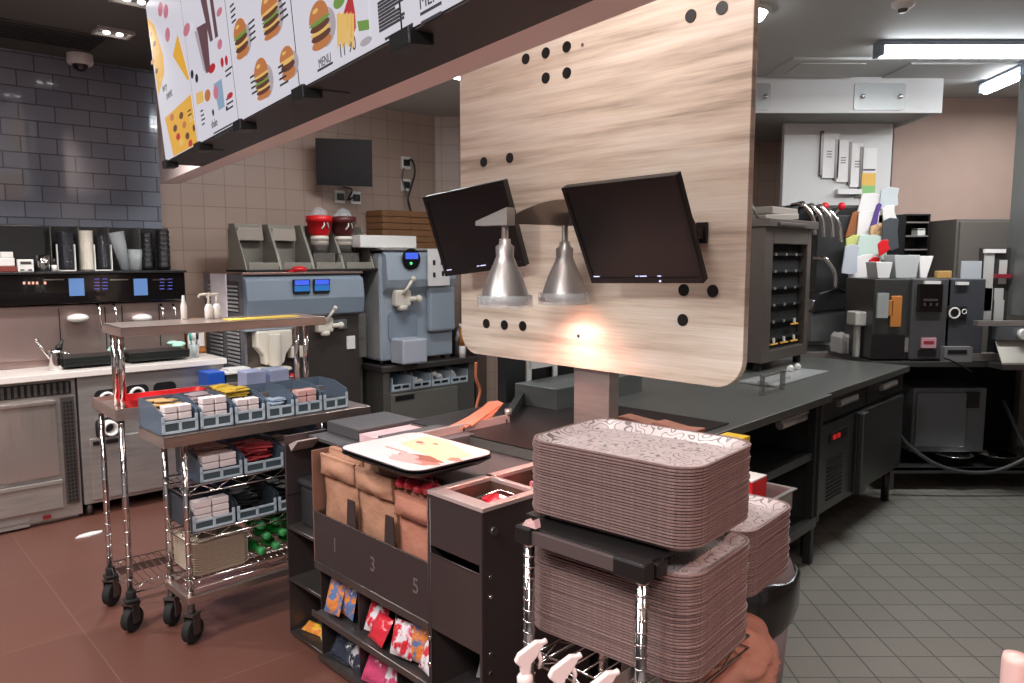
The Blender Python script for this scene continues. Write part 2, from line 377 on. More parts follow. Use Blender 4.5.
# ---------------------------------------------------------------- screens
def monitor(name, c4, width, k, label, arm=None, h=None, dots=True):
    TL, TR, BR, BL = [Vector(p) for p in c4]
    eye = Vector((0, 0, EYE)); TL, TR, BR, BL = [eye+(p-eye)*k for p in (TL, TR, BR, BL)]
    X = (TR-TL+BR-BL).normalized(); Zv = (TL-BL+TR-BR).normalized(); Zv = (Zv-X*Zv.dot(X)).normalized(); Y = Zv.cross(X)
    w = ((TR-TL).length+(BR-BL).length)/2; hh = ((TL-BL).length+(TR-BR).length)/2; c = (TL+TR+BR+BL)/4
    M = Matrix((X, Y, Zv)).transposed().to_4x4(); M.translation = c
    t = bpy.data.objects.new(name, None); COL.objects.link(t); t.matrix_world = M; t.empty_display_size = .05
    t['label'] = label; t['category'] = 'monitor'; BASE[t.name] = (0, 0, 0)
    a, b = w/2, hh/2
    m = MB(); m.box(-a, a, .004, .03, -b, b); m.box(-a*.6, a*.6, .03, .055, -b*.6, b*.6); part(t, 'housing', m, BLACK, bev=.003)
    m = MB(); f = .016
    m.box(-a, a, -.004, .004, b-f, b); m.box(-a, a, -.004, .004, -b, -b+f*1.3); m.box(-a, -a+f, -.004, .004, -b+f*1.3, b-f); m.box(a-f, a, -.004, .004, -b+f*1.3, b-f); part(t, 'bezel', m, BLACK, bev=.001)
    m = MB(); m.box(-a+f, a-f, .0, .004, -b+f*1.3, b-f); part(t, 'screen', m, mat('screen_glass', rgb(24, 24, 27), .36))
    if dots:
        m = MB(); z = -b+f*1.5
        for x, l in ((-a*.93, .028), (-.03, .012), (-.012, .028), (.06, .014)): m.box(x, x+l, -.0015, 0, z, z+.0035)
        part(t, 'status_text', m, LEDW)
        m = MB(); m.ball((a*.30, -.006, -b+f*.6), .004); part(t, 'power_light', m, LEDW)
    return t, a, b
mon, a, b = monitor('order_monitor', [(.16, 2.387, 1.811), (.449, 2.097, 1.82), (.54, 2.209, 1.527), (.251, 2.5, 1.517)], .46, 1.12, 'black order monitor at the right of the wooden screen, beside the right lamp')
px_, pz_ = FW.xz(703, 233, 0); wx, wy = FW.w(px_, 0)
mi = mon.matrix_world.inverted()
m = MB(); e0 = Vector((wx, wy, pz_)); nrm = Vector((-math.sin(FW.a)*-1, -math.cos(FW.a), 0)).normalized()
q0 = mi @ e0; q1 = mi @ (e0+nrm*.06)
m.M = mi @ Matrix.Translation(e0) @ Matrix.Rotation(FW.a, 4, 'Z'); m.box(-.02, .02, -.012, -.001, -.035, .035); m.box(-.012, .012, -.05, -.012, -.02, .02); m.M = None
m.tube([mi @ (e0+nrm*.045), Vector((a*.7, .12, -.02)), Vector((a*.2, .055, 0))], .014); part(mon, 'arm', m, mat('arm_metal', rgb(70, 62, 62), .4, .7))
mon, a, b = monitor('order_monitor', [(-.362, 3.197, 1.844), (-.028, 2.963, 1.89), (.051, 3.028, 1.565), (-.283, 3.262, 1.519)], .43, 1.03, 'black order monitor left of the heat lamps, at the edge of the wooden screen')
px_, pz_ = FW.xz(509, 232, 0); wx, wy = FW.w(px_, 0); mi = mon.matrix_world.inverted(); e0 = Vector((wx, wy, pz_))
m = MB(); m.M = mi @ Matrix.Translation(e0) @ Matrix.Rotation(FW.a, 4, 'Z'); m.box(-.02, .02, -.012, -.001, -.035, .035); m.M = None
m.tube([mi @ e0, Vector((a*.5, .07, 0)), Vector((a*.1, .04, 0))], .012); part(mon, 'arm', m, MATS['arm_metal'])
mon, a, b = monitor('wall_monitor', [(-1.574, 6.298, 2.546), (-1.124, 6.28, 2.529), (-1.134, 6.33, 2.165), (-1.583, 6.349, 2.182)], .45, 1.0, 'small black monitor high on the beige tiled wall above the shake machine', dots=False)
m = MB(); m.tube([(0, .055, -.02), (0.02, .3, -.02), (.05, .48, 0)], .015); m.box(-.05, .05, .05, .06, -.06, .04); part(mon, 'arm', m, BLACK)

# ---------------------------------------------------------------- heat lamps on a steel canopy
def heat_lamp(px, ytop, ybot, Y, label):
    X = (px-CX)/FOC*Y
    zb = aty(px, ybot, Y)[1]; zt = aty(px, ytop, Y)[1]; h = zt-zb; r = .088
    fr = Fr(X, Y, 0); t = thing(fr, 'heat_lamp', label, 'lamp', (0, 0, zb), 'hanging heat lamps')
    m = MB(); m.lathe([(.012, h+.07), (.012, h*.98), (.02, h*.97), (.021, h*.9), (.033, h*.86), (.031, h*.72), (.042, h*.6), (.062, h*.42), (.078, h*.22), (r, .02), (r, .002), (r-.004, .002), (r-.004, .02), (.074, h*.2), (.05, h*.5), (.02, h*.7), (0, h*.72)], (0, 0, zb), 32); part(t, 'shade', m, mat('spun_steel', rgb(176, 172, 170), .36, .75))
    m = MB(); m.lathe([(r+.010, .035), (r+.012, -.006), (r+.009, -.006), (r+.007, .035)], (0, 0, zb), 32); part(t, 'guard_ring', m, GLASS)
    m = MB(); m.ball((0, 0, zb+.045), .045, 16, sz=(1, 1, .8)); part(t, 'bulb', m, HEAT)
    m = MB(); m.cyl((0, 0, zb+h+.0), (0, 0, zb+h+.07), .011); part(t, 'neck', m, STEEL)
    return X, Y, zb, zt
l1 = heat_lamp(505, 237, 305, 2.72, 'spun steel heat lamp on the left, in front of the left monitor')
l2 = heat_lamp(564.4, 240, 302, 2.90, 'spun steel heat lamp on the right, shining on the wooden screen')
for (X, Y, zb, zt), e in ((l1, 16), (l2, 15)):
    lamp('heat_lamp_light', 'SPOT', (X, Y, zb-.003), e, (1, .48, .40), size=.05, spot=140, blend=1)
m = MB()
def sheet(m, a, b, zlo, arc, th=.012, n=10):
    """upright curved-top steel blade from a to b"""
    A, B = Vector(a), Vector(b); d = (B-A).normalized(); nn = Vector((-d.y, d.x))*th/2; lo = []; P1 = []; P2 = []
    for i in range(n+1):
        p = A+(B-A)*i/n; P1.append((p.x, p.y, zlo)); P2.append((p.x, p.y, zlo+arc(i/n)))
    front = [(x-nn.x, y-nn.y, z) for x, y, z in P1+P2[::-1]]; back = [(x+nn.x, y+nn.y, z) for x, y, z in P1+P2[::-1]]
    m.loft([front, back])
zc = l1[3]+.045
lp = [FW.l(l1[0], l1[1]), FW.l(l2[0], l2[1])]
wall_pt = (lp[1][0]+.16, -.002)
cn = thing(FW, 'lamp_canopy', 'curved steel canopy arm carrying the two heat lamps off the wooden screen', 'canopy', (wall_pt[0], -.002, zc))
m = MB(); sheet(m, (lp[0][0]+.01, lp[0][1]), (lp[1][0]+.03, lp[1][1]-.01), zc, lambda t: .02+.075*math.sin(min(1, t*1.05)*math.pi/2)); part(cn, 'side_blade', m, mat('canopy_steel', rgb(140, 128, 120), .3, .85))
m = MB(); sheet(m, (lp[0][0]-.10, lp[0][1]-.03), (lp[0][0]+.03, lp[0][1]), zc-.005, lambda t: .016+.045*t, th=.05); part(cn, 'front_blade', m, mat('canopy_lit_steel', rgb(176, 172, 168), .35, .6))  # lit copy of the canopy steel; the bent blade's brightness is in its colour
m = MB(); m.box(lp[1][0]-.03, wall_pt[0], lp[1][1]-.02, lp[1][1]+.02, zc, zc+.05); m.box(wall_pt[0]-.06, wall_pt[0], lp[1][1]-.02, -.002, zc, zc+.05); m.box(lp[0][0]-.02, lp[1][0]+.02, lp[0][1]-.02, lp[0][1]+.035, zc-.004, zc+.004) if 0 else None
part(cn, 'wall_arm', m, STEELD)

# ---------------------------------------------------------------- menu screens, backlit
def emat(n, c, s=.8): return mat('menu_'+n, (.02, .02, .02, 1), .4, emit=.82 if s > .7 else s*1.2, ecol=c)
MENU = [emat('white', rgb(222, 218, 228)), emat('yellow', rgb(236, 176, 60), .75), emat('bun', rgb(206, 128, 72), .6), emat('meat', rgb(112, 62, 42), .5), emat('green', rgb(120, 160, 70), .6),
        emat('red', rgb(200, 40, 50), .6), emat('shake', rgb(120, 84, 92), .5), emat('pink', rgb(214, 130, 150), .6), emat('ink', rgb(70, 66, 74), .3), emat('fries', rgb(232, 188, 104), .7), emat('shadow', rgb(186, 176, 184), .6), emat('blue', rgb(150, 178, 204), .6)]
def ell(m, cx, cz, rx, rz, k, y=-.001, a0=0, a1=360, n=20, tilt=0):
    P = []
    for i in range(n+(0 if a1-a0 >= 360 else 1)):
        a = R(a0+(a1-a0)*i/n); u, v = rx*math.cos(a), rz*math.sin(a); c, s = math.cos(R(tilt)), math.sin(R(tilt)); P.append((cx+u*c-v*s, cz+u*s+v*c))
    m.m = k; m._f([m._v((x, y, z)) for x, z in P])
def poly(m, P, k, y=-.001): m.m = k; m._f([m._v((x, y, z)) for x, z in P])
def burger(m, cx, cz, w, h, dbl=1):
    """w, h: full size of the pictured burger"""
    a = w/2; ell(m, cx+.25*w, cz-.12*h, .5*w, .42*h, 10, -.0006)
    lay = [('b', .22)]+[('p', .17), ('c', .10)]*dbl; tot = sum(q[1] for q in lay); z = cz-h/2; u = h*.62/tot
    for i, (k, t_) in enumerate(lay):
        ell(m, cx, z+t_*u*.6, a*(1 if k != 'c' else 1.06), t_*u*.75, {'b': 2, 'p': 3, 'c': 9 if i % 4 == 2 else 4}[k], -.001-.0003*i); z += t_*u
    ell(m, cx, z, a, h*.40, 2, -.0034, 0, 180); ell(m, cx-.12*w, z+h*.22, .14*w, .05*h, 9, -.0038)
def lines(m, x, z, w, n, dz=.018):
    for i in range(n): m.box(x, x+w*random.uniform(.6, 1), -.002, -.0008, z-i*dz, z-i*dz+.006, m=8)
TILT = 4.5
edges = [-4.42, -3.66, -2.99, -2.31, -1.62, -.93, -.24, .45]
H_ = .80
labs = ['menu screen with yellow panels and snack pictures at the far left end', 'menu screen with tall milkshakes and cookies, second from the left', 'menu screen with four small burgers, third from the left', 'menu screen with a large burger, fries and a drink', 'menu screen cut by the top of the picture, nearest on the right', 'menu screen beyond the picture edge, next to the nearest one', 'menu screen last in the row near the till']
for i in range(5):
    x0, x1 = edges[i]+.006, edges[i+1]-.006; w = x1-x0
    base = (x0, .795, 2.098); t = thing(FM, 'menu_screen', labs[i], 'menu board', base, 'menu screens over the counter')
    T = Matrix.Translation((x0, .795, 2.098)) @ Matrix.Rotation(R(TILT), 4, 'X')
    m = MB(T); m.box(0, w, .002, .04, 0, H_-.03); part(t, 'housing', m, BLACK)
    m = MB(T); m.box(0, w, 0, .002, 0, H_-.03, m=0)
    def Q(px, py): u, v = FM.xz(px, py, .77); return (min(w-.002, max(.002, u-x0)), max(.002, v-2.098))
    def PP(L, k, y=-.001): poly(m, [Q(*q) for q in L], k, y)
    def BB(px, py, pw, ph, d): c = Q(px, py); e_ = Q(px+pw/2, py); f_ = Q(px, py-ph/2); burger(m, c[0], c[1], abs(e_[0]-c[0])*2, abs(f_[1]-c[1])*2, d)
    def DOT(px, py, pw, ph, k): c = Q(px, py); e_ = Q(px+pw/2, py); f_ = Q(px, py-ph/2); ell(m, c[0], c[1], abs(e_[0]-c[0]), abs(f_[1]-c[1]), k, -.002-random.random()*.0008)
    def TX(px, py, n, wd=.12): c = Q(px, py); lines(m, c[0], c[1], wd, n)
    if i == 0:
        PP([(169, 164), (163, 118), (189, 94), (199, 148)], 1); PP([(151, 22), (160, 26), (166, 55), (166, 72), (159, 95)], 1); PP([(175, 56), (181, 34), (190, 78), (187, 80)], 1)
        for k in range(12): DOT(170+k*2.2, 118+(k % 4)*9+random.uniform(-3, 3), 4, 7, [2, 3, 5, 9, 3][k % 5])
        for k in range(7): DOT(156+(k % 3)*3, 35+k*9, 3, 5, [2, 3, 9][k % 3])
        for p in ((172, 12), (172, 35), (167, 10)): DOT(p[0], p[1], 5, 14, 7)
        c = Q(163, 92); m.text('berry', .05, c[0], 0, c[1], m=8); c = Q(166, 100); m.text('sweet', .06, c[0], 0, c[1], m=8); TX(185, 112, 3, .1)
    if i == 1:
        PP([(205, 73), (209, 71), (209, 22), (199, 28)], 6); PP([(203, 70), (205, 73), (200, 30), (197, 32)], 10, -.0015); PP([(204, -6), (216, -12), (219, 36), (211, 42)], 6, -.0016); PP([(210, -8), (213, -9), (216, 38), (214, 40)], 0, -.002)
        PP([(214, 110), (220, 106), (219, 78), (211, 84)], 11)
        for p in ((190, 30, 7, 12, 7), (193, 26, 5, 8, 0), (192, 74, 3, 9, 8), (196, 78, 3, 9, 8), (220, 44, 5, 10, 7), (222, 12, 6, 8, 7), (221, 62, 3, 10, 5), (225, 60, 3, 10, 5), (211, 68, 7, 9, 5), (213, 92, 5, 14, 7), (205, 95, 6, 12, 2), (209, 112, 2, 7, 8), (222, 108, 2, 5, 8), (226, 95, 6, 6, 5)): DOT(*p)
        PP([(194, 105), (201, 101), (201, 90), (194, 93)], 9, -.0016); TX(197, 112, 4, .07); TX(223, 72, 2, .12); TX(222, 100, 3, .1); c = Q(206, 128); m.text('shake', .045, c[0], 0, c[1], m=8); TX(208, 136, 2, .3)
    if i == 2:
        BB(240, 38, 13, 38, 2); BB(269, 14, 17, 46, 3); BB(257, 78, 14, 40, 3); BB(282, 62, 14, 32, 1)
        for p in ((248, 25), (246, 78), (273, 68), (278, 2), (232, 8)): TX(p[0], p[1], 4, .08)
    if i == 3:
        BB(315, 24, 20, 46, 2)
        PP([(343, 40), (338, 12), (345, -8), (349, -4), (349, 26)], 5, -.0012)
        for k in range(14): x = 330+k*1.2; PP([(x, 48-(k % 4)*3), (x+1.2, 47-(k % 3)*3), (x+3, 14-(k % 3)*2), (x+1.8, 12)], 9, -.0018-.0001*k)
        DOT(335, 0, 12, 14, 4); PP([(352, 38), (361, 36), (363, -20), (347, -14)], 0, -.0022); PP([(352, 30), (362, 28), (362, 18), (351, 20)], 4, -.0026); PP([(352, -2), (362, -4), (362, -12), (350, -8)], 7, -.0026); DOT(358, 40, 12, 8, 10)
        for k in range(9): TX(371, 4+k*3.4, 1, .14)
        c = Q(311, 67); m.text('MENU', .034, c[0], 0, c[1], m=8); c = Q(331, 57); m.text('11 90', .05, c[0], 0, c[1], m=8); TX(310, 71, 1, .12); TX(376, 44, 1, .2)
    if i == 4:
        c = Q(410, 8); m.text('MENU', .045, c[0], 0, c[1], m=8); TX(411, 14, 2, .12); burger(m, .5*w, .45, .3, .3, 2)
    part(t, 'screen', m, MENU)
    m = MB(T); m.box(-.05, .05, -.012, .05, -.035, .004); part(t, 'bracket', m, BLACK, bev=.003)

# ---------------------------------------------------------------- ceiling fittings of the hall
def downlight(px, py, label):
    x, y = atz(px, py, CEIL); fr = Fr(x, y, 42); t = thing(fr, 'downlight', label, 'downlight', (0, 0, CEIL-.02))
    m = MB(); a, b = .10, .075
    m.box(-a, a, -b, -b+.015, CEIL-.02, CEIL); m.box(-a, a, b-.015, b, CEIL-.02, CEIL); m.box(-a, -a+.015, -b+.015, b-.015, CEIL-.02, CEIL); m.box(a-.015, a, -b+.015, b-.015, CEIL-.02, CEIL); part(t, 'frame', m, mat('downlight_frame', rgb(176, 172, 168), .4))
    m = MB(); m.box(-a+.015, a-.015, -b+.015, b-.015, CEIL-.004, CEIL-.001); part(t, 'recess', m, STEELD)
    for s in (-.035, .035):
        m = MB(); m.ball((s, 0, CEIL-.014), .02, 12, sz=(1, 1, .5)); part(t, 'bulb', m, BULB)
downlight(113, 31, 'square two-bulb downlight in the dark ceiling near the grey tiled wall')
downlight(134, -2, 'square downlight cut by the top edge of the picture')
x, y = FC.l(*atz(72, 60, CEIL)); y = .55
t = thing(FC, 'dome_camera', 'small white dome camera under the dark ceiling by the tiled wall', 'camera', (x, y, CEIL-.1))
m = MB(); m.lathe([(.075, 0), (.078, -.05), (.07, -.065), (0, -.065)], (x, y, CEIL), 24); part(t, 'housing', m, WHITE)
m = MB(); m.ball((x, y, CEIL-.06), .048, 16); part(t, 'dome', m, BLACKG)
m = MB(); X0, Y0 = FC.l(*atz(40, 34, CEIL)); m.box(X0-.55, X0+.35, Y0-.22, Y0+.2, CEIL-.012, CEIL-.001, m=0)
for k in range(7): m.box(X0-.5, X0+.3, Y0-.2+k*.055, Y0-.17+k*.055, CEIL-.018, CEIL-.012, m=1)
solo(FC, 'ceiling_vent', 'dark slatted air vent in the ceiling at the upper left', 'vent', (X0, Y0, CEIL-.018), m, [mat('vent_grey', rgb(70, 70, 66), .6), mat('vent_dark', rgb(34, 34, 32), .6)])

# ================================================================ COFFEE COUNTER
QUARTZ = mat('white_worktop', rgb(222, 214, 208), .3)
m = MB(); m.box(-1.0, 1.30, 0, .698, .88, .918); solo(FC, 'worktop', 'white worktop carrying the coffee machines along the grey tiled wall', 'worktop', (.15, .35, .88), m, QUARTZ, bev=.004)
# refrigerated unit
t = thing(FC, 'undercounter_fridge', 'stainless undercounter fridge with slotted top and perforated side strip', 'fridge', (-.3, .35, .005))
m = MB(); m.box(-.95, .385, .045, .69, .03, .878); m.box(-.93, .37, .08, .68, .006, .03); part(t, 'body', m, STEEL, bev=.003)
m = MB(); m.box(-.7, .27, .02, .045, .30, .755); m.box(-.7, .27, .008, .02, .735, .757); part(t, 'door', m, mat('polished_steel', rgb(205, 194, 188), .22, .8, .35, 5, stretch=(2.5, 1, .25)), bev=.004)
m = MB(); m.box(-.7, .28, .018, .045, .10, .26); m.box(-.7, .28, .008, .03, .25, .275); part(t, 'drawer', m, STEEL, bev=.004)
m = MB(); m.box(-.9, .36, .035, .045, .785, .86, m=1)
for k in range(38): x = -.89+k*.033; m.box(x, x+.016, .03, .037, .79, .855, m=0)
part(t, 'top_grille', m, [STEELD, DARKV])
m = MB(); m.box(.30, .37, .028, .045, .11, .765, m=0)
for k in range(26):
    for j in range(3): m.box(.31+j*.019, .322+j*.019, .025, .029, .125+k*.024, .140+k*.024, m=1)
part(t, 'perforated_strip', m, [STEELD, DARKV])
m = MB()
for z in (.02, .05): m.box(-.7, .10, .03, .045, z, z+.016)
part(t, 'kick_grille', m, STEEL)
m = MB(); m.box(.17, .21, .03, .045, .045, .065, m=0); part(t, 'badge', m, mat('dark_red', rgb(120, 24, 24), .5))
# cabinet with cup holders
t = thing(FC, 'cup_cabinet', 'steel cabinet with round cup dispensers under the white worktop', 'cabinet', (.83, .35, .075))
m = MB(); m.box(.395, 1.29, .03, .69, .085, .878); part(t, 'body', m, STEEL, bev=.003)
m = MB(); m.box(.40, .42, .06, .08, 0.005, .085); m.box(1.2, 1.24, .06, .1, .005, .085)
m2 = MB(); m2.box(.44, 1.26, .012, .03, .11, .49); part(t, 'door', m2, STEEL, bev=.003)
m2 = MB(); m2.box(.455, .60, .006, .013, .45, .475); part(t, 'handle', m2, BLACK)
for x in (.43, 1.2):
    for y in (.08, .6):
        m2 = MB(); m2.cyl((x, y, .005), (x, y, .085), .02); part(t, 'leg', m2, STEELD)
m.bm.free()
HOLES = []
for (px, py) in [(107, 399), (137, 394), (165, 391), (108, 427)]:
    x, z = FC.xz(px, py, .025); HOLES.append((x, z))
    m = MB(); P = [(p[0], p[1]) for p in rrect(x-.07, x+.07, z-.07, z+.06, .035)]; m.prism(P, 'y', .022, .031); part(t, 'dispenser_opening', m, BLACK)
for i, (x, z) in enumerate(HOLES[:2]+HOLES[3:]):
    M = Matrix.Translation((x, .022, z)) @ Matrix.Rotation(R(90), 4, 'X')
    m = MB(M); m.lathe([(.030, -.004), (.033, .075 if i == 2 else .02), (.045, .075 if i == 2 else .02), (.047, .01), (.047, -.004), (.030, -.004)], n=24)
    solo(FC, 'paper_cup', ['white cup rim in the upper left opening of the cup cabinet', 'white cup rim in the middle opening of the cup cabinet', 'white paper cup sticking out of the lower opening of the cup cabinet'][i], 'cup', (x, .0, z), m, WHITE, 'cups in the cabinet openings')
m = MB(); m.lathe([(.034, 0), (.04, .03), (.04, .04)], n=20); m.bm.free()

# coffee machines
def facexy(px, py, y=.28): return FC.xz(px, py, y)
t = thing(FC, 'coffee_machine', 'wide black and steel coffee machine with two drip trays and slate displays', 'coffee machine', (.60, .42, .918))
m = MB(); m.box(-.8, 1.145, .34, .68, .965, 1.30); m.box(-.75, 1.1, .36, .66, .92, .965); part(t, 'body', m, mat('rosy_steel', rgb(178, 156, 150), .36, .85, .05, 40, .1, 3), bev=.004)
m = MB(); m.box(-.8, 1.145, .28, .68, 1.31, 1.495); part(t, 'head', m, BLACKG, bev=.006)
m = MB(); m.box(-.8, 1.15, .25, .69, 1.495, 1.51); part(t, 'cup_deck', m, BLACK, bev=.002)
for px in (77, 141):
    x, z = facexy(px, 287); m = MB(); m.box(x-.045, x+.04, .276, .281, z-.055, z+.055); part(t, 'display', m, LEDS)
for px in (53, 118, 160):
    x, z = facexy(px, 281); m = MB(); m.box(x-.05, x+.06, .270, .28, z+.005, z+.012); part(t, 'trim_strip', m, CHROME)
for px in (97, 162):
    m = MB()
    for k in range(4):
        for j in range(2):
            x, z = facexy(px+(j*8), 279+k*3.3); m.box(x-.015, x+.015, .277, .281, z-.002, z+.002)
    part(t, 'button_print', m, mat('blue_print', rgb(90, 96, 190), .4, emit=.25))
m = MB()
for px in (24, 29, 33, 37, 45):
    x, z = facexy(px, 283); m.box(x-.006, x+.006, .276, .281, z-.008, z+.008)
part(t, 'warm_icons', m, mat('warm_icon', rgb(220, 160, 140), .4, emit=.3))
for px in (78, 142):
    x, z = FC.xz(px, 318, .30); m = MB(); m.ball((x, .30, z), .055, 18, sz=(1.15, .9, .5)); part(t, 'milk_foamer', m, WHITE)
for px in (60, 106, 123, 160):
    x, z = FC.xz(px, 330, .338); m = MB(); m.box(x-.002, x+.002, .334, .342, 1.0, 1.28); part(t, 'panel_seam', m, DARKV)
for (px, py) in [(98, 303), (114, 303), (161, 303), (173, 303)]:
    x, z = FC.xz(px, py, .27)
    m = MB(); m.tube([(x, .28, z-.01), (x, .25, z-.03), (x+.004, .24, z-.09), (x+.006, .245, z-.15)], [.008, .008, .007, .006]); part(t, 'spout', m, CHROME)
for px0, px1 in ((62, 120), (128, 187)):
    x0, z0 = FC.xz(px0, 355, .15); x1, _ = FC.xz(px1, 352, .15)
    m = MB(); m.box(x0, x1, .10, .345, .935, .985); m.box(x0, x1, .095, .105, .965, .99); part(t, 'drip_tray', m, mat('drip_black', rgb(30, 34, 32), .3), bev=.003)
    m = MB()
    for k in range(14): m.box(x0+.01+(x1-x0-.02)*k/14, x0+.014+(x1-x0-.02)*k/14, .11, .33, .985, .989)
    part(t, 'grid', m, STEELD)
for i, (px, py) in enumerate([(116, 342), (178, 342)]):
    x, z = FC.xz(px, py, .2); m = MB(Matrix.Translation((x, .2, .992)))
    for k in range(5): m.ball((random.uniform(-.03, .03), random.uniform(-.03, .03), .016+.008*k*.5), .035, 10, sz=(1.2, .9, .45))
    solo(FC, 'cleaning_cloth', ['pale green cloth lying on the left drip tray', 'pale green cloth lying on the right drip tray of the coffee machine'][i], 'cloth', (x, .2, .99), m, mat('mint_cloth', rgb(176, 220, 200), .8, bump=.4), bev=.004)
# pots and bottles on the worktop
x, y = FC.xy(46, 365, .918)
t = thing(FC, 'milk_jug', 'steel milk jug holding a spoon on the white worktop', 'jug', (x, .16, .919))
m = MB(); m.lathe([(0, 0), (.042, 0), (.044, .01), (.036, .10), (.038, .12), (.035, .12), (.033, .10), (.04, .012), (0, .008)], (x, .16, .919), 20); part(t, 'body', m, CHROME)
m = MB(); m.tube([(x+.036, .16, 1.02), (x+.07, .16, 1.01), (x+.07, .16, .95), (x+.042, .16, .94)], .006); part(t, 'handle', m, CHROME)
m = MB(); m.tube([(x-.01, .16, .95), (x-.10, .14, 1.10)], [.005, .009]); m.tube([(x-.09, .142, 1.09), (x-.105, .138, 1.115)], .012); solo(FC, 'spoon', 'long steel spoon leaning in the milk jug', 'spoon', (x, .16, .95), m, CHROME)
m = MB(); m.tube([(x+.02, .17, .95), (x+.03, .18, 1.06), (x+.045, .18, 1.10)], [.012, .014, .008]); m.ball((x+.02, .17, 1.05), .02); solo(FC, 'brush', 'black brush standing in the milk jug', 'brush', (x+.02, .17, .95), m, BLACK)
def bottle(fr, px, py0, py1, yl, r, mt, name, label, cat, cap=None, pump=False, prof=None):
    x, z1 = fr.xz(px, py0, yl); _, z0 = fr.xz(px, py1, yl); h = z1-z0
    t = thing(fr, name, label, cat, (x, yl, z0))
    m = MB(); b = h*(.62 if pump else .8); m.lathe([(0, 0), (r, 0), (r, b*.8), (r*.5, b*.95), (r*.4, b), (0, b)], (x, yl, z0), 18); part(t, 'body', m, mt)
    m = MB(); m.cyl((x, yl, z0+b), (x, yl, z0+b+h*.1), r*.5)
    if pump: m.cyl((x, yl, z0+b), (x, yl, z1-.01), r*.14); m.tube([(x+.01, yl, z1-.006), (x-.05, yl, z1-.008), (x-.06, yl, z1-.016)], .006)
    else: m.cyl((x, yl, z0+b), (x, yl, z1), r*.45, r*.3)
    part(t, 'cap', m, cap or WHITE)
    return x, z0
x, z0 = FC.xz(206, 345, .12)
# brushes in pot, orange bottle
x, y = FC.xy(212, 362, .918)
t = thing(FC, 'utensil_pot', 'clear pot of thin brushes at the right end of the white worktop', 'pot', (x, .18, .919))
m = MB(); m.lathe([(0, 0), (.03, 0), (.034, .09), (.031, .09), (.028, .006), (0, .006)], (x, .18, .919), 18); part(t, 'pot', m, GLASS)
for i, (dx, c) in enumerate(((-.012, 'teal'), (.0, 'white'), (.014, 'black'))):
    m = MB(); m.tube([(x+dx*.6, .18, .93), (x+dx*2.2, .18+dx, 1.07)], .005); m.cyl((x+dx*2, .18+dx, 1.04), (x+dx*2.3, .18+dx, 1.09), .009)
    solo(FC, 'cleaning_brush', '%s thin brush in the clear pot on the worktop' % c, 'brush', (x, .18, .93), m, {'teal': mat('teal_plastic', rgb(40, 150, 140), .4), 'white': WHITE, 'black': BLACK}[c], 'brushes in the clear pot')
t = thing(FC, 'syrup_jug', 'orange jug with a white label at the right end of the worktop', 'jug', (1.255, .45, .919))
m = MB(); m.box(1.20, 1.31, .38, .50, .92, 1.14); m.cyl((1.255, .44, 1.14), (1.255, .44, 1.17), .03); part(t, 'body', m, ORANGE, bev=.012)
m = MB(); m.box(1.215, 1.295, .376, .381, .97, 1.09); part(t, 'label_sheet', m, PAPER)
bottle(FC, 190, 322, 362, .30, .022, WHITE, 'sauce_bottle', 'slim white bottle standing beside the coffee machine', 'bottle')
# things on the cup deck of the coffee machine
deck = 1.511
t = thing(FC, 'grinder_hopper', 'large black box on the coffee machine at the left picture edge', 'box', (.0, .52, deck))
m = MB(); m.box(-.45, .36, .45, .69, deck, 1.80); part(t, 'box', m, BLACK, bev=.01)
x, z = FC.xz(4, 262, .36)
m = MB(); m.box(x-.05, x+.05, .33, .42, deck+.035, deck+.085, m=0); m.box(x-.05, x+.06, .33, .42, deck, deck+.035, m=1); m.box(x-.02, x+.045, .33, .42, deck+.085, deck+.12, m=0)
solo(FC, 'cup_box', 'white and red-brown small box on the coffee machine at the left edge', 'box', (x, .37, deck), m, [WHITE, mat('red_brown', rgb(120, 50, 42), .6)], bev=.004)
x, z = FC.xz(26, 262, .33)
t = thing(FC, 'kitchen_timer', 'white digital kitchen timer standing on the coffee machine', 'timer', (x, .35, deck))
m = MB(); m.box(x-.045, x+.04, .33, .36, deck, deck+.075); part(t, 'body', m, WHITE, bev=.004)
m = MB(); m.box(x-.03, x+.027, .327, .331, deck+.045, deck+.062); part(t, 'display', m, STEELD)
for dx in (-.022, .018): m = MB(); m.box(x+dx-.01, x+dx+.01, .327, .331, deck+.008, deck+.014); part(t, 'button', m, BLACK)
x, z = FC.xz(43, 262, .36); m = MB(); m.lathe([(0, 0), (.036, 0), (.038, .10), (.035, .10), (.033, .005), (0, .005)], (x, .36, deck), 18); solo(FC, 'steel_cup', 'steel cup on the coffee machine beside the white timer', 'cup', (x, .36, deck), m, CHROME)
x, z = FC.xz(54, 262, .36); m = MB(); m.cyl((x, .36, deck), (x, .36, deck+.04), .016, m=0); m.cyl((x, .36, deck+.04), (x, .36, deck+.08), .01, m=1); solo(FC, 'small_shaker', 'tiny white bottle between the steel cup and the cup racks', 'bottle', (x, .36, deck), m, [WHITE, BLACK])
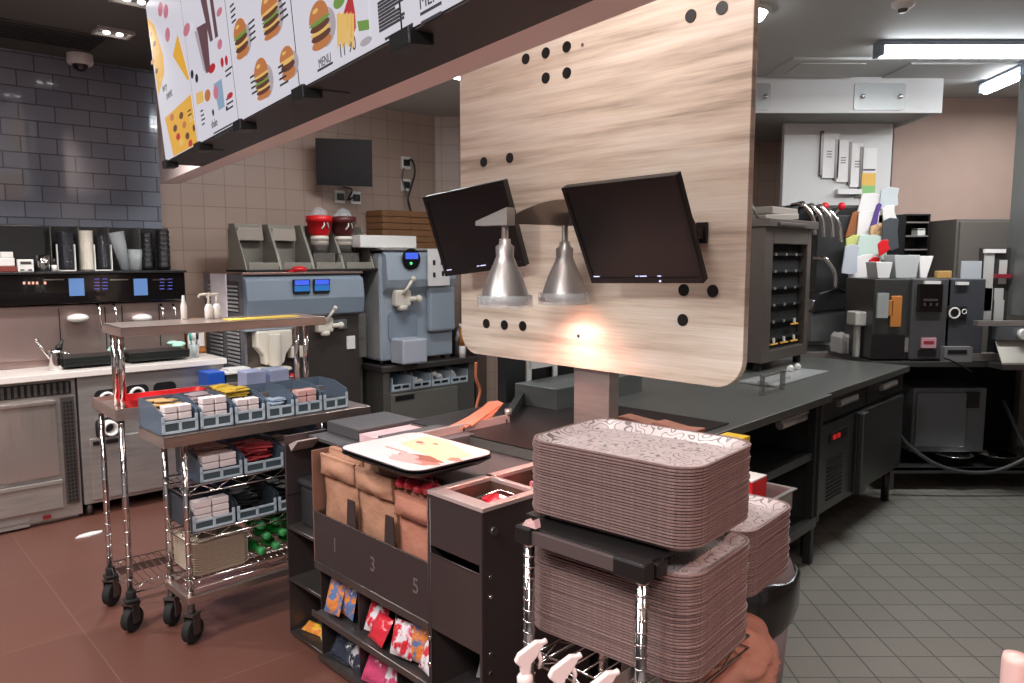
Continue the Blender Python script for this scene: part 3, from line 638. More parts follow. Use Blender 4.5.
# cup rack: four smoked bays
t = thing(FC, 'cup_rack', 'clear cup rack of four bays on top of the coffee machine', 'rack', (.74, .55, deck))
xs = [FC.xz(p, 240, .5)[0] for p in (50, 78, 108, 139, 167)]
m = MB(); m.box(xs[0], xs[4], .62, .635, deck, 1.80); part(t, 'back', m, mat('rack_dark', rgb(58, 58, 60), .2, alpha=.85))
for x in xs: m = MB(); m.box(x-.003, x+.003, .48, .62, deck, 1.80); part(t, 'divider', m, SMOKE)
def cupstack(px, r, h, mt, label, y=.50, n=10, flare=1.0, step=None):
    x, _ = FC.xz(px, 250, y); m = MB(); step = step or h/n; P = [(0, 0), (r*.86, 0)]
    for k in range(n): P += [(r*.9, k*step), (r, k*step+step*.7), (r, k*step+step)]
    P += [(r*.8, n*step), (0, n*step)]
    m.lathe(P, (x, y, deck), 20); solo(FC, 'cup_stack', label, 'cup stack', (x, y, deck), m, mt, 'stacks of cups on the coffee machine')
DKG = mat('dark_clear', rgb(46, 46, 52), .15, alpha=.8)
cupstack(66, .052, .25, DKG, 'stack of dark clear cups in the first bay of the cup rack')
cupstack(86.5, .042, .26, CREAM, 'tall stack of white ribbed paper cups in the cup rack', n=18)
cupstack(103, .040, .23, DKG, 'stack of dark clear lids in a wire holder, right of the white cups')
cupstack(147, .036, .25, BLACK, 'stack of black cups, left one of the pair at the right end', n=8, y=.46)
cupstack(163, .045, .27, BLACK, 'stack of black cups, right one of the pair at the right end', n=8, y=.46)
x, _ = FC.xz(122, 250, .5)
m = MB(Matrix.Translation((x+.02, .5, deck)) @ Matrix.Rotation(R(-12), 4, 'Y')); m.lathe([(0, 0), (.03, 0), (.052, .26), (.048, .26), (.028, .01), (0, .01)], n=20); solo(FC, 'plastic_cup', 'leaning stack of clear plastic cups in the third bay of the cup rack', 'cup', (x, .5, deck), m, GLASS)
m = MB(); m.lathe([(0, 0), (.034, 0), (.045, .14), (.042, .14), (.03, .01), (0, .01)], (x+.07, .46, deck), 20); solo(FC, 'plastic_cup', 'short upright clear plastic cup in front of the leaning clear cups', 'cup', (x+.07, .46, deck), m, GLASS)
for i, px in enumerate((61, 98)):
    x, _ = FC.xz(px+5, 250, .42); m = MB(); m.box(x-.055, x-.049, .41, .43, deck, deck+.17); m.box(x+.045, x+.051, .41, .43, deck, deck+.17); m.box(x-.055, x+.051, .41, .43, deck, deck+.007)
    solo(FC, 'cup_bracket', ['white U-shaped bracket before the first bay of the cup rack', 'white U-shaped bracket before the clear lids in the cup rack'][i], 'bracket', (x, .42, deck), m, WHITE)
# floor scrap, blue box
x, y = FC.xy(88, 535, .006); m = MB(); P = [(-.07, -.02), (.0, -.03), (.07, -.01), (.08, .015), (.02, .03), (-.04, .015)]
m.prism([(x+a, y+b) for a, b in P], 'z', .005, .012); solo(FC, 'paper_scrap', 'crumpled white paper scrap on the brown floor by the fridge', 'paper', (x, y, .005), m, PAPER)
m = MB(); m.box(1.10, 1.215, -.17, -.005, .006, .855); solo(FC, 'blue_bin', 'narrow blue bin standing at the right end of the white worktop', 'bin', (1.155, -.08, .006), m, mat('strong_blue_plastic', rgb(30, 80, 176), .4), bev=.006)
t = thing(FC, 'lidded_bin', 'dark bin with a pale lid between the white worktop and the shake machine', 'bin', (1.33, -.09, .006))
m = MB(); m.box(1.225, 1.42, -.17, -.005, .006, .83); part(t, 'body', m, mat('bin_olive', rgb(58, 60, 56), .5), bev=.005)
m = MB(); m.box(1.215, 1.43, -.18, .0, .83, .845); m.box(1.25, 1.40, -.15, -.03, .845, .86); part(t, 'lid', m, WHITEP, bev=.003)

# ================================================================ SHAKE AND ICE CREAM MACHINES (along the beige wall)
t = thing(FC, 'shake_machine', 'large blue-grey shake machine with two blue displays and vented side', 'shake machine', (1.9, .4, .005))
m = MB(); m.box(1.46, 2.37, .06, .74, .10, 1.16); part(t, 'lower_body', m, mat('shake_steel', rgb(112, 104, 100), .35, .8, .05, 30, .1, 3), bev=.005)
m = MB(); m.prism([(.05, 1.16), (.0, 1.18), (-.02, 1.3), (.0, 1.44), (.06, 1.475), (.74, 1.475), (.74, 1.16)], 'x', 1.45, 2.38); part(t, 'head', m, BLUEG, bev=.008)
m = MB(); m.box(1.44, 2.39, .02, .74, 1.476, 1.492); part(t, 'top_plate', m, mat('warm_steel', rgb(170, 140, 130), .35, .8), bev=.002)
for z0, z1 in ((1.22, 1.43), (.75, 1.14)):
    n = int((z1-z0)/.028)
    for ya, yb in ((.12, .32), (.42, .64)):
        m = MB(); m.box(1.443, 1.45, ya-.01, yb+.01, z0-.01, z1, m=1)
        for k in range(n): m.box(1.436, 1.45, ya, yb, z0+k*.028, z0+k*.028+.013, m=0)
        part(t, 'side_vent', m, [mat('vent_light', rgb(170, 172, 176), .4), STEELD])
m = MB(); m.box(1.446, 1.462, .04, .74, .10, 1.475); part(t, 'side_panel', m, mat('side_panel_grey', rgb(120, 120, 126), .4, .3))
for x in (1.52, 2.3):
    for y in (.12, .68): m = MB(); m.cyl((x, y, .005), (x, y, .10), .025); part(t, 'foot', m, BLACK)
for px in (302, 322):
    x, z = FC.xz(px-.5, 285, -.02); m = MB(); m.box(x-.065, x+.065, -.028, -.012, 1.34, 1.44, m=1); m.box(x-.055, x+.055, -.031, -.027, 1.40, 1.435, m=0); m.box(x-.06, x+.06, -.031, -.027, 1.355, 1.395, m=2)
    for k in range(4): m.box(x-.055+k*.03, x-.035+k*.03, -.031, -.027, 1.335, 1.35, m=1)
    part(t, 'control_panel', m, [LEDB, BLACK, mat('blue_keys', rgb(40, 110, 180), .4, emit=.3)])
def nozzle(t, x, z, y, s=1.0):
    m = MB(); m.box(x-.07*s, x+.07*s, y-.07, y, z-.07*s, z+.05*s); m.cyl((x, y-.05, z-.10*s), (x, y-.05, z-.06*s), .04*s); f = part(t, 'dispense_door', m, CREAM, bev=.014*s)
    m = MB(); m.cyl((x-.01, y-.08, z+.02*s), (x+.06*s, y-.11, z+.13*s), .012*s); m.ball((x+.06*s, y-.11, z+.13*s), .02*s); part(t, 'handle', m, CREAM)
    m = MB(); m.cyl((x+.05*s, y-.06, z-.02*s), (x+.14*s, y-.06, z-.02*s), .02*s); m.ball((x+.14*s, y-.06, z-.02*s), .03*s); part(t, 'side_knob', m, CREAM)
x, z = FC.xz(327, 324, -.02); nozzle(t, x, z, .06, .9)
x, z = FC.xz(338, 333, 0); m = MB(); m.box(x-.06, x+.1, .03, .06, z+.02, z+.10); part(t, 'door_recess', m, mat('recess_grey', rgb(92, 96, 98), .6), bev=.01)
x, z = FC.xz(272, 326, .0)
m = MB(); m.box(x-.20, x+.17, -.02, .06, z-.03, z+.04); part(t, 'door_plate', m, BLUEL, bev=.006)
m = MB(); m.prism([(x-.13, z-.03), (x+.14, z-.03), (x+.14, z-.14), (x+.09, z-.2), (x+.07, z-.27), (x-.07, z-.27), (x-.08, z-.2), (x-.13, z-.14)], 'y', -.03, .06); m.cyl((x, -.035, z-.28), (x, -.035, z-.05), .045); part(t, 'spindle_housing', m, CREAM, bev=.012)
m = MB(); m.lathe([(0, 0), (.14, 0), (.13, .012), (0, .02)], (x-.02, -.02, z-.305), 24); part(t, 'splash_plate', m, CREAM)
m = MB(); m.box(x+.13, x+.24, -.02, .05, z-.24, z-.16); part(t, 'bracket', m, CREAM, bev=.008)
x, z = FC.xz(290, 377, -.02); m = MB(); m.cyl((x, -.03, z), (x, .06, z), .03); m.ball((x, -.03, z), .032); part(t, 'red_knob', m, RED)
x, z = FC.xz(272, 372, .0); m = MB()
for k in range(4): m.cyl((x-.1+k*.07, .02, z), (x-.1+k*.07, .06, z), .022)
part(t, 'valve_row', m, CREAM)
x, z = FC.xz(354, 343, 0); m = MB(); m.box(x-.03, x+.04, .05, .061, z-.05, z+.05); part(t, 'paper_note', m, PAPER)
x, z = FC.xz(226, 292, .3)
m = MB(); m.box(1.425, 1.434, .28, .56, 1.16, 1.48); solo(FC, 'paper_sheet', 'white paper sheet with brown figures on the side of the shake machine', 'paper', (1.43, .4, 1.16), m, mat('printed_sheet', rgb(232, 222, 226), .7, var=.08, vscale=14))
# syrup rack on top
t = thing(FC, 'syrup_rack', 'grey syrup rack with four bays on top of the shake machine', 'rack', (2.0, .25, 1.492))
DKS = mat('grey_smoke', rgb(134, 130, 120), .35)
m = MB(); m.box(1.50, 2.60, .10, .45, 1.493, 1.51); part(t, 'base', m, BLACK, bev=.003)
xs = [1.51, 1.775, 2.035, 2.29, 2.56]
for i in range(4):
    a, b = xs[i], xs[i+1]; m = MB()
    m.prism([(a+.004, 1.51), (b-.012, 1.51), (b-.012, 1.80), (b-.03, 1.84), (a+.03, 1.84), (a+.004, 1.80)], 'y', .40, .43, m=0)
    m.prism([(.12, 1.51), (.40, 1.51), (.40, 1.84), (.30, 1.84), (.22, 1.70), (.16, 1.60)], 'x', b-.012, b, m=0); m.prism([(.12, 1.51), (.40, 1.51), (.40, 1.84), (.30, 1.84), (.22, 1.70), (.16, 1.60)], 'x', a, a+.008, m=0)
    m.box(a+.02, b-.02, .12, .13, 1.51, 1.56, m=0)
    if i < 2: m.prism([(a+.02, 1.72), (b-.03, 1.72), (b-.04, 1.81), (a+.04, 1.81)], 'y', .33, .40, m=1)
    part(t, 'bay', m, [DKS, mat('bay_light', rgb(160, 148, 138), .4)], bev=.003)
for i, (px, mt, lb) in enumerate(((319, RED, 'red syrup dispenser with a white mark and clear dome in the syrup rack'), (343, mat('dark_red_can', rgb(84, 34, 34), .4), 'dark red syrup dispenser at the right end of the syrup rack'))):
    x, z = FC.xz(px, 218, .24); t = thing(FC, 'syrup_dispenser', lb, 'dispenser', (x, .24, 1.511), 'syrup dispensers')
    m = MB(); m.cyl((x, .24, 1.63), (x, .24, 1.74), .06, .07, 20); m.box(x-.09, x+.09, .17, .31, 1.515, 1.63); part(t, 'jar', m, SMOKE)
    m = MB(); m.cyl((x, .24, 1.69), (x, .24, 1.76), .068, n=20); part(t, 'collar', m, CREAM)
    m = MB(); m.lathe([(.06, 0), (.085, .03), (.09, .10), (.10, .10), (.10, .15), (.03, .155), (0, .155)], (x, .24, 1.76), 24); part(t, 'wrap', m, mt)
    m = MB(Matrix.Translation((x, .15, 1.84)) @ Matrix.Rotation(R(90), 4, 'X')); m.tube([(-.03, -.03, 0), (-.005, .0, .0), (-.01, .03, .0), (.02, .02, 0), (.03, -.02, 0)], .006); part(t, 'mark', m, WHITE)
    m = MB(); m.lathe([(.075, 0), (.05, .04), (.02, .06), (0, .065)], (x, .24, 1.915), 20); part(t, 'dome', m, GLASS)
x, z = FC.xz(299, 265, .06); m = MB(); m.ball((x, .06, 1.51), .05, 12, sz=(1.2, 1, .5)); m.box(x-.09, x+.0, .04, .09, 1.494, 1.505); solo(FC, 'red_scoop', 'small red cap lying at the front of the syrup rack', 'scoop', (x, .06, 1.493), m, RED)  # modelled as a small red cap
# second machine on its cabinet
t = thing(FC, 'machine_cabinet', 'dark steel cabinet carrying the ice cream machine', 'cabinet', (2.97, .4, .005))
m = MB(); m.box(2.56, 3.5, .03, .76, .08, .52); m.box(2.56, 3.5, .40, .76, .52, .69); m.box(2.56, 2.62, .03, .76, .52, .69); m.box(3.44, 3.5, .03, .76, .52, .69); part(t, 'body', m, mat('cabinet_dark_steel', rgb(124, 122, 118), .4, .7, .04, 30), bev=.003)
m = MB(); m.box(2.53, 3.52, 0, .77, .69, .735); part(t, 'top', m, STEELD, bev=.004)
m = MB(); m.box(2.62, 3.3, .01, .03, .10, .50); part(t, 'door', m, mat('cabinet_door', rgb(140, 138, 132), .42, .6), bev=.003)
m = MB(); m.box(2.66, 2.84, .004, .012, .445, .485); part(t, 'handle', m, BLACK)
for x in (2.6, 3.45):
    for y in (.08, .7): m = MB(); m.cyl((x, y, .005), (x, y, .08), .022); part(t, 'foot', m, BLACK)
for i in range(4):
    a = 2.65+i*.20; t2 = thing(FC, 'parts_bin', ['empty grey-green bin under the ice cream machine, first from the left', 'bin of white crumpled packs under the ice cream machine, second from the left', 'bin of white crumpled packs under the ice cream machine, third from the left', 'bin at the right end of the row under the ice cream machine'][i], 'bin', (a+.09, .1, .521), 'bins in the machine cabinet')
    m = MB(); m.box(a, a+.006, .04, .36, .522, .63); m.box(a+.18, a+.186, .04, .36, .522, .63); m.box(a, a+.186, .04, .36, .521, .527); m.box(a+.006, a+.18, .04, .046, .527, .575); part(t2, 'tub', m, BINF)
    m = MB(); m.box(a+.02, a+.08, .035, .04, .54, .56); m.box(a+.10, a+.16, .035, .04, .54, .56); part(t2, 'slots', m, BLACK)
    if i in (1, 2, 3):
        m = MB()
        for k in range(9): m.ball((a+.04+.11*random.random(), .08+.2*random.random(), .56+.06*random.random()), .035, 8, sz=(1, 1, .8))
        solo(FC, 'white_packs', ['', 'white crumpled plastic packs heaped in the second bin under the ice cream machine', 'white crumpled plastic packs heaped in the third bin under the ice cream machine', 'pale packs in the rightmost bin under the ice cream machine'][i], 'packs', (a+.09, .15, .53), m, WHITE, kind='stuff')
t = thing(FC, 'ice_cream_machine', 'light blue-grey ice cream machine with a round black display', 'ice cream machine', (2.9, .4, .736))
m = MB(); m.box(2.58, 3.30, .08, .74, .77, 1.63); part(t, 'body', m, BLUEL, bev=.01)
m = MB(); m.box(2.575, 2.585, .09, .73, .79, 1.6); part(t, 'side_panel', m, mat('side_light', rgb(190, 190, 190), .4, .4))
m = MB(); m.prism([(.08, 1.30), (.02, 1.36), (.0, 1.42), (.02, 1.62), (.08, 1.65)], 'x', 2.60, 3.28); part(t, 'brow', m, BLUEL, bev=.006)
m = MB(); m.box(2.57, 3.31, .04, .75, 1.652, 1.672); part(t, 'top_plate', m, STEEL, bev=.003)
m = MB(); m.box(3.02, 3.29, .02, .08, .98, 1.36); part(t, 'front_fairing', m, BLUEL, bev=.02)
x, z = FC.xz(411, 259, .0); M = Matrix.Translation((x, -.004, z)) @ Matrix.Rotation(R(90), 4, 'X')
m = MB(M); m.cyl((0, 0, -.01), (0, 0, .006), .085, n=28, m=0); part(t, 'display_dial', m, BLACKG)
m = MB(); m.box(x-.06, x+.06, -.014, -.009, z, z+.05); part(t, 'display', m, LEDB)
m = MB(); m.ball((x-.01, -.014, z-.035), .012); part(t, 'green_light', m, mat('green_led', rgb(90, 220, 140), .3, emit=.8))
x, z = FC.xz(406, 297, -.02); nozzle(t, x, z, .08, 1.1)
x, z = FC.xz(403, 325, .07); m = MB(); P = [(p[0], p[1]) for p in rrect(x-.14, x+.14, z-.13, z+.12, .05)]; m.prism(P, 'y', .068, .082); part(t, 'recess_panel', m, mat('recess_blue', rgb(128, 138, 150), .5))
m = MB(); m.box(x-.12, x+.12, -.10, .08, .75, .95); part(t, 'drip_box', m, mat('drip_lilac', rgb(176, 180, 192), .35), bev=.015)
for dx in (.04, .66):
    for y in (.14, .68): m = MB(); m.cyl((2.58+dx, y, .736), (2.58+dx, y, .77), .02); part(t, 'foot', m, BLACK)
x, z = FC.xz(438, 265, -.02); m = MB(); m.box(x-.10, x+.12, -.02, -.012, z-.17, z+.13, m=0)
for k, (dx, dz) in enumerate(((-.04, .02), (.04, .02), (-.04, -.08), (.05, -.07))): m.box(x+dx-.012, x+dx+.012, -.023, -.019, z+dz-.02, z+dz+.02, m=1)
solo(FC, 'instruction_sheet', 'white instruction sheet on the front of the ice cream machine', 'paper', (x, -.016, z-.17), m, [PAPER, BLACK])
m = MB(); m.box(2.38, 2.54, .30, .5, 1.2, 1.64); m.box(2.40, 2.52, .2, .3, .8, 1.15); m.cyl((2.46, .19, 1.0), (2.46, .3, 1.0), .05); m.cyl((2.42, .2, .9), (2.42, .17, .9), .03, m=0); m.box(2.4, 2.54, .3, .5, .006, 1.2)
solo(FC, 'pump_unit', 'narrow grey pump unit between the shake and ice cream machines', 'pump', (2.46, .35, .005), m, mat('pump_grey', rgb(124, 120, 114), .4, .4), bev=.006)
m = MB(); m.box(2.42, 2.95, .10, .44, 1.674, 1.77); solo(FC, 'long_white_box', 'flat white box lying on top of the ice cream machine', 'box', (2.75, .5, 1.674), m, WHITE, bev=.004)
m = MB(); m.cyl((3.42, .15, .736), (3.42, .15, .99), .075, n=20); solo(FC, 'steel_canister', 'dark steel canister beside the ice cream machine', 'canister', (3.42, .15, .736), m, STEELD)
m = MB(); m.cyl((3.36, .02, .736), (3.36, .02, .84), .028, m=0); m.cyl((3.36, .02, .84), (3.36, .02, 1.0), .026, m=1); m.cyl((3.36, .02, 1.0), (3.36, .02, 1.03), .03, m=0); solo(FC, 'glue_bottle', 'slim white bottle with an orange band on the machine cabinet', 'bottle', (3.36, .02, .736), m, [WHITE, ORANGE])
t = thing(Fr(-.75, 5.0, 47), 'fluorescent_light', 'added fluorescent ceiling light hidden behind the bulkhead above the ice cream machine', 'ceiling light', (0, 0, CEIL-.1))  # made-up fixture for the added fill, out of sight
m = MB(); m.box(-.65, .65, -.05, .05, CEIL-.03, CEIL-.001); part(t, 'housing', m, BLUEG, bev=.004)
m = MB(); m.cyl((-.6, 0, CEIL-.065), (.6, 0, CEIL-.065), .033, n=16); part(t, 'tube', m, TUBE)
# stacked wooden crates
cx0, cx1 = FC.xz(383, 230, .49)[0], FC.xz(440, 230, .49)[0]
for k in range(6):
    z = 1.674+.055*k; m = MB(); x0, x1 = cx0, cx1
    m.box(x0, x1, .50, .515, z, z+.05); m.box(x0, x1, .735, .75, z, z+.05); m.box(x0, x0+.015, .515, .735, z, z+.05); m.box(x1-.015, x1, .515, .735, z, z+.05); m.box(x0+.015, x1-.015, .515, .735, z, z+.008)
    for x in (x0, x0+.29, x1-.02): m.box(x, x+.02, .49, .50, z+.002, z+.016)
    solo(FC, 'stacked_basket', 'brown slatted tray in the stack behind the ice cream machine', 'tray', ((x0+x1)/2, .62, z), m, mat('amber_wood', rgb(126, 86, 52), .5, var=.15), 'brown slatted trays behind the ice cream machine')
# sockets and cables
def socket(px, py, label, dark=True, w=.05):
    x, z = FC.xz(px, py, .78); t = thing(FC, 'wall_socket', label, 'socket', (x, .78, z))
    m = MB(); m.box(x-w, x+w, .762, .779, z-.055, z+.055); part(t, 'plate', m, WHITE, bev=.004)
    m = MB(); m.box(x-.03, x+.03, .74, .762, z-.028, z+.028); part(t, 'plug', m, BLACK, bev=.004)
socket(339, 197, 'white wall socket with a dark plug under the wall monitor, left one')
socket(355, 198, 'white round socket with a black plug under the wall monitor, right one')
socket(405, 163, 'upper white wall socket right of the wall monitor')
socket(405, 185, 'lower white wall socket right of the wall monitor')
def cable(fr, P, y, r, name, label, mt=BLACK, n=6):
    pts = []
    for q in P:
        x, z = fr.xz(q[0], q[1], y+(q[2] if len(q) > 2 else 0)); pts.append((x, y+(q[2] if len(q) > 2 else 0), z))
    m = MB(); m.tube(smooth(pts), r, n); b = pts[-1]; solo(fr, name, label, 'cable', b, m, mt)
def smooth(P, n=5):
    P = [Vector(p) for p in P]; out = []
    for i in range(len(P)-1):
        p0, p1, p2, p3 = P[max(i-1, 0)], P[i], P[i+1], P[min(i+2, len(P)-1)]
        for k in range(n):
            t = k/n; out.append(.5*((2*p1)+(p2-p0)*t+(2*p0-5*p1+4*p2-p3)*t*t+(3*p1-p0-3*p2+p3)*t*t*t))
    return out+[P[-1]]
cable(FC, [(406, 162), (412, 160), (415, 172), (411, 188), (408, 200), (412, 214)], .735, .009, 'power_cable', 'black cable looping down from the upper socket by the wall monitor')
cable(FC, [(404, 168), (402, 178), (406, 192), (410, 205), (411, 213)], .735, .007, 'power_cable', 'thin grey cable hanging from the lower socket by the wall monitor', mat('grey_cable', rgb(110, 100, 96), .5))
cable(FC, [(355, 196), (348, 200), (352, 190), (343, 187)], .73, .008, 'power_cable', 'short black cable between the sockets and the wall monitor')

# ================================================================ CARTS WITH BINS
CARTS = mat('cart_steel', rgb(196, 178, 170), .3, .9, .06, 40, .1, 4, stretch=(1, 1, 8))
def wire_post(x, y, z0, z1, step=.052):
    m = MB(); m.cyl((x, y, z0), (x, y, z1), .0125, n=12)
    z = z0+.02
    while z < z1-.01: m.cyl((x, y, z), (x, y, z+.004), .0142, n=12); z += step
    return m
def caster(t, x, y, z=.135, yaw=20, d='wheel'):
    m = MB(Matrix.Translation((x, y, 0)) @ Matrix.Rotation(R(yaw), 4, 'Z'))
    m.cyl((-.0, -.018, .058), (0, .018, .058), .052, n=24); w = part(t, 'caster_wheel', m, RUBBER, bev=.006)
    m = MB(Matrix.Translation((x, y, 0)) @ Matrix.Rotation(R(yaw), 4, 'Z'))
    m.cyl((0, -.026, .058), (0, .026, .058), .016, n=12, m=0)
    for s in (-1, 1): m.prism([(-.018, .045), (.018, .045), (.02, .125), (-.02, .125)], 'y', s*.024-.0025, s*.024+.0025, m=0)
    m.box(-.026, .026, -.026, .026, .122, .132, m=0); m.cyl((0, 0, .13), (0, 0, z+.02), .014, m=0); part(t, 'fork', m, [STEELD])
def wire_shelf(x0, x1, y0, y1, z, truss=.035):
    m = MB()
    for zz in (z, z-truss):
        m.tube([(x0, y0, zz), (x1, y0, zz), (x1, y1, zz), (x0, y1, zz)], .0035, 6, closed=True)
    n = int((x1-x0)/.06)
    for yy in (y0, y1):
        P = [(x0+(x1-x0)*k/n, yy, z if k % 2 else z-truss) for k in range(n+1)]; m.tube(P, .0022, 5)
    ny = max(2, int((y1-y0)/.06))
    for xx in (x0, x1): m.tube([(xx, y0+(y1-y0)*k/ny, z if k % 2 else z-truss) for k in range(ny+1)], .0022, 5)
    n = int((x1-x0)/.03)
    for k in range(1, n): xx = x0+(x1-x0)*k/n; m.tube([(xx, y0, z), (xx, y1, z)], .0018, 4)
    return m
# tall cart
t = thing(F1, 'tall_cart', 'tall chrome cart with a steel top shelf over the bins, at the left', 'cart', (.48, .18, .006))
for x, y in ((0, 0), (0, .33), (.9, 0), (.9, .33)):
    part(t, 'post', wire_post(x, y, .16, .95), CHROME)
    m = MB(); m.cyl((x, y, .145), (x, y, .185), .02, n=12); m.box(x-.028, x+.028, y-.028, y+.028, .135, .150); part(t, 'corner_clamp', m, RUBBER, bev=.006)
    caster(t, x, y, yaw=44 if y else 34)
for x, y in ((.03, .07), (.03, .17), (.87, .07), (.87, .17)):
    m = MB(); m.cyl((x, y, .957), (x, y, 1.305), .014, n=12); part(t, 'upper_strut', m, CHROME)
m = MB(); m.box(.01, .93, -.03, .27, 1.305, 1.312); m.box(.01, .93, -.03, -.025, 1.272, 1.312); m.box(.01, .015, -.03, .27, 1.272, 1.312); m.box(.01, .93, .265, .27, 1.272, 1.312); m.box(.925, .93, -.03, .27, 1.272, 1.312); part(t, 'top_shelf', m, CARTS, bev=.002)
m = MB(); m.box(-.02, .93, -.02, .35, .950, .956); m.box(-.02, .93, -.025, -.02, .925, .975); m.box(-.025, -.02, -.025, .35, .925, .975); m.box(-.03, .93, .345, .35, .925, .975); part(t, 'tray_shelf', m, CARTS, bev=.002)
part(t, 'wire_shelf', wire_shelf(0, .9, 0, .33, .205), CHROME)
m = MB(); m.box(0, .95, .355, .375, .235, .26); m.bm.free()
m = MB(); m.box(.0, .9, .34, .35, .13, .165); part(t, 'rear_rail', m, CARTS)
# low cart
t = thing(F2, 'low_cart', 'low wire cart loaded with clear bins and bottles, beside the bag dispenser', 'cart', (.48, .16, .006))
L2 = .94
for x, y in ((0, 0), (0, .22), (L2-.06, 0), (L2-.06, .22)):
    part(t, 'post', wire_post(x, y, .20, .87), CHROME)
    caster(t, x, y, z=.17, yaw=42 if y else 30)
m = MB(); m.box(-.09, L2-.07, -.04, .25, .885, .892); m.box(-.09, L2-.07, -.04, -.035, .848, .892); m.box(-.09, -.085, -.04, .25, .848, .892); part(t, 'top_shelf', m, CARTS, bev=.002)
for z in (.665, .465, .265): part(t, 'wire_shelf', wire_shelf(-.005, L2-.05, 0, .22, z), CHROME)
m = MB(); m.box(-.02, L2-.04, -.02, .01, .175, .205); m.box(-.02, L2-.04, .215, .24, .175, .205); m.box(-.02, .01, .01, .215, .175, .205); m.box(L2-.07, L2-.04, .01, .215, .175, .205); part(t, 'dolly_frame', m, CARTS, bev=.003)
# ---- bins
def clear_bin(fr, x0, x1, y0, y1, z, hf, hb, label, group, contents, rows=2, cols=2, mt=None):
    """open-front stacking bin; front at y0"""
    t = thing(fr, 'storage_bin', label, 'bin', ((x0+x1)/2, (y0+y1)/2, z), group); w = .004
    m = MB(); s = [(y0, z), (y1, z), (y1, z+hb), (y0+(y1-y0)*.45, z+hb), (y0, z+hf+(hb-hf)*.55)]
    m.prism(s, 'x', x0, x0+w); m.prism(s, 'x', x1-w, x1); m.box(x0, x1, y0, y1, z, z+w); m.box(x0, x1, y1-w, y1, z, z+hb); part(t, 'tub', m, mt or BIN)
    m = MB(); m.box(x0, x1, y0-.006, y0, z+.004, z+.014); m.box(x0, x1, y0-.006, y0, z+hf-.01, z+hf); m.box(x0, x0+.012, y0-.006, y0, z+.004, z+hf+.02); m.box(x1-.012, x1, y0-.006, y0, z+.004, z+hf+.02); m.box((x0+x1)/2-.006, (x0+x1)/2+.006, y0-.006, y0, z+.01, z+hf); part(t, 'front_frame', m, BINF, bev=.001)
    m = MB(); m.box(x0+.012, x1-.012, y0-.003, y0+.001, z+.014, z+hf-.01); part(t, 'front_wall', m, mat('bin_front_dark', rgb(70, 84, 90), .3))
    return t
def sachets(fr, x0, x1, y0, z0, rows, cols, label, col=WHITE, lean=0, dz=.030, depth=.05):
    w = (x1-x0-.03)/cols; k = 0
    for r in range(rows):
        for c in range(cols):
            a = x0+.015+c*w; z = z0+r*dz; y = y0+.012+r*lean
            m = MB(); m.box(a+.002, a+w-.003, y, y+depth, z, z+dz-.003); 
            solo(fr, 'condiment_box', label, 'packet', (a+w/2, y+depth/2, z), m, col, label+' group', bev=.003)
PKT = mat('pale_packet', rgb(226, 212, 212), .55)
zt = .893
cols6 = [F2.xz(p, 415, -.02)[0] for p in (146, 200, 238, 274, 312, 350)]
# the row on top: bins stand on the low cart's top shelf, backs toward the tall cart
B = []
xx = [F2.xz(p, 420, 0)[0] for p in (160, 199, 234, 266, 295, 323, 349)]
lab = ['clear bin with four white packets at the left end of the upper row', 'clear bin with six white packets, second in the upper row', 'clear bin with white packets and yellow sachets, third in the upper row', 'clear bin with pale blue sachets in the middle of the upper row', 'clear bin with four pink packets, fifth in the upper row', 'clear empty bin at the right end of the upper row']
for i in range(6):
    x0, x1 = xx[i]+.005, xx[i+1]-.005
    clear_bin(F2, x0, x1, .0, .26, zt, .055, .12, lab[i], 'bins on the low cart top', None)
    if i == 0: sachets(F2, x0, x1, 0, zt+.055, 2, 2, 'white condiment packet in the left end bin of the upper row', PKT)
    if i == 1: sachets(F2, x0, x1, 0, zt+.04, 3, 2, 'white condiment packet in the second bin of the upper row', PKT)
    if i == 2:
        sachets(F2, x0, x1, 0, zt+.045, 2, 2, 'white condiment packet in the third bin of the upper row', PKT)
    if i == 4: sachets(F2, x0, x1, 0, zt+.05, 2, 2, 'pink condiment packet in the fifth bin of the upper row', mat('pink_packet', rgb(216, 168, 162), .6))
def sheets(fr, x0, x1, y0, y1, z, n, mt, label, cat='sachets', sz=.03):
    m = MB()
    for k in range(n):
        cx, cy, cz = random.uniform(x0, x1), random.uniform(y0, y1), z+random.uniform(0, sz)+k*.0006; a = random.uniform(-25, 25)
        m.box(cx-.035, cx+.035, cy-.022, cy+.022, cz, cz+.004, rot=('Z', a))
    solo(fr, 'sachet_heap', label, cat, ((x0+x1)/2, (y0+y1)/2, z), m, mt, kind='stuff')
sheets(F2, xx[2]+.04, xx[3]-.04, .12, .24, zt+.09, 40, YEL, 'heap of yellow sachets in the third bin of the upper row')
sheets(F2, xx[0]+.05, xx[1]-.05, .12, .22, zt+.07, 24, mat('tan_paper', rgb(214, 176, 120), .6), 'heap of tan sachets in the left end bin')
sheets(F2, xx[3]+.045, xx[4]-.045, .05, .22, zt+.03, 30, mat('pale_blue_paper', rgb(190, 208, 226), .5), 'heap of pale blue sachets in the middle bin')
sheets(F2, xx[1]+.05, xx[2]-.05, .12, .22, zt+.08, 24, mat('mauve_paper', rgb(188, 172, 178), .6), 'heap of mauve sachets behind the six white packets')
sheets(F2, xx[5]+.05, xx[6]-.05, .05, .22, zt+.008, 16, mat('rust_paper', rgb(190, 130, 112), .6), 'rust coloured sachets lying in the right end bin', sz=.01)
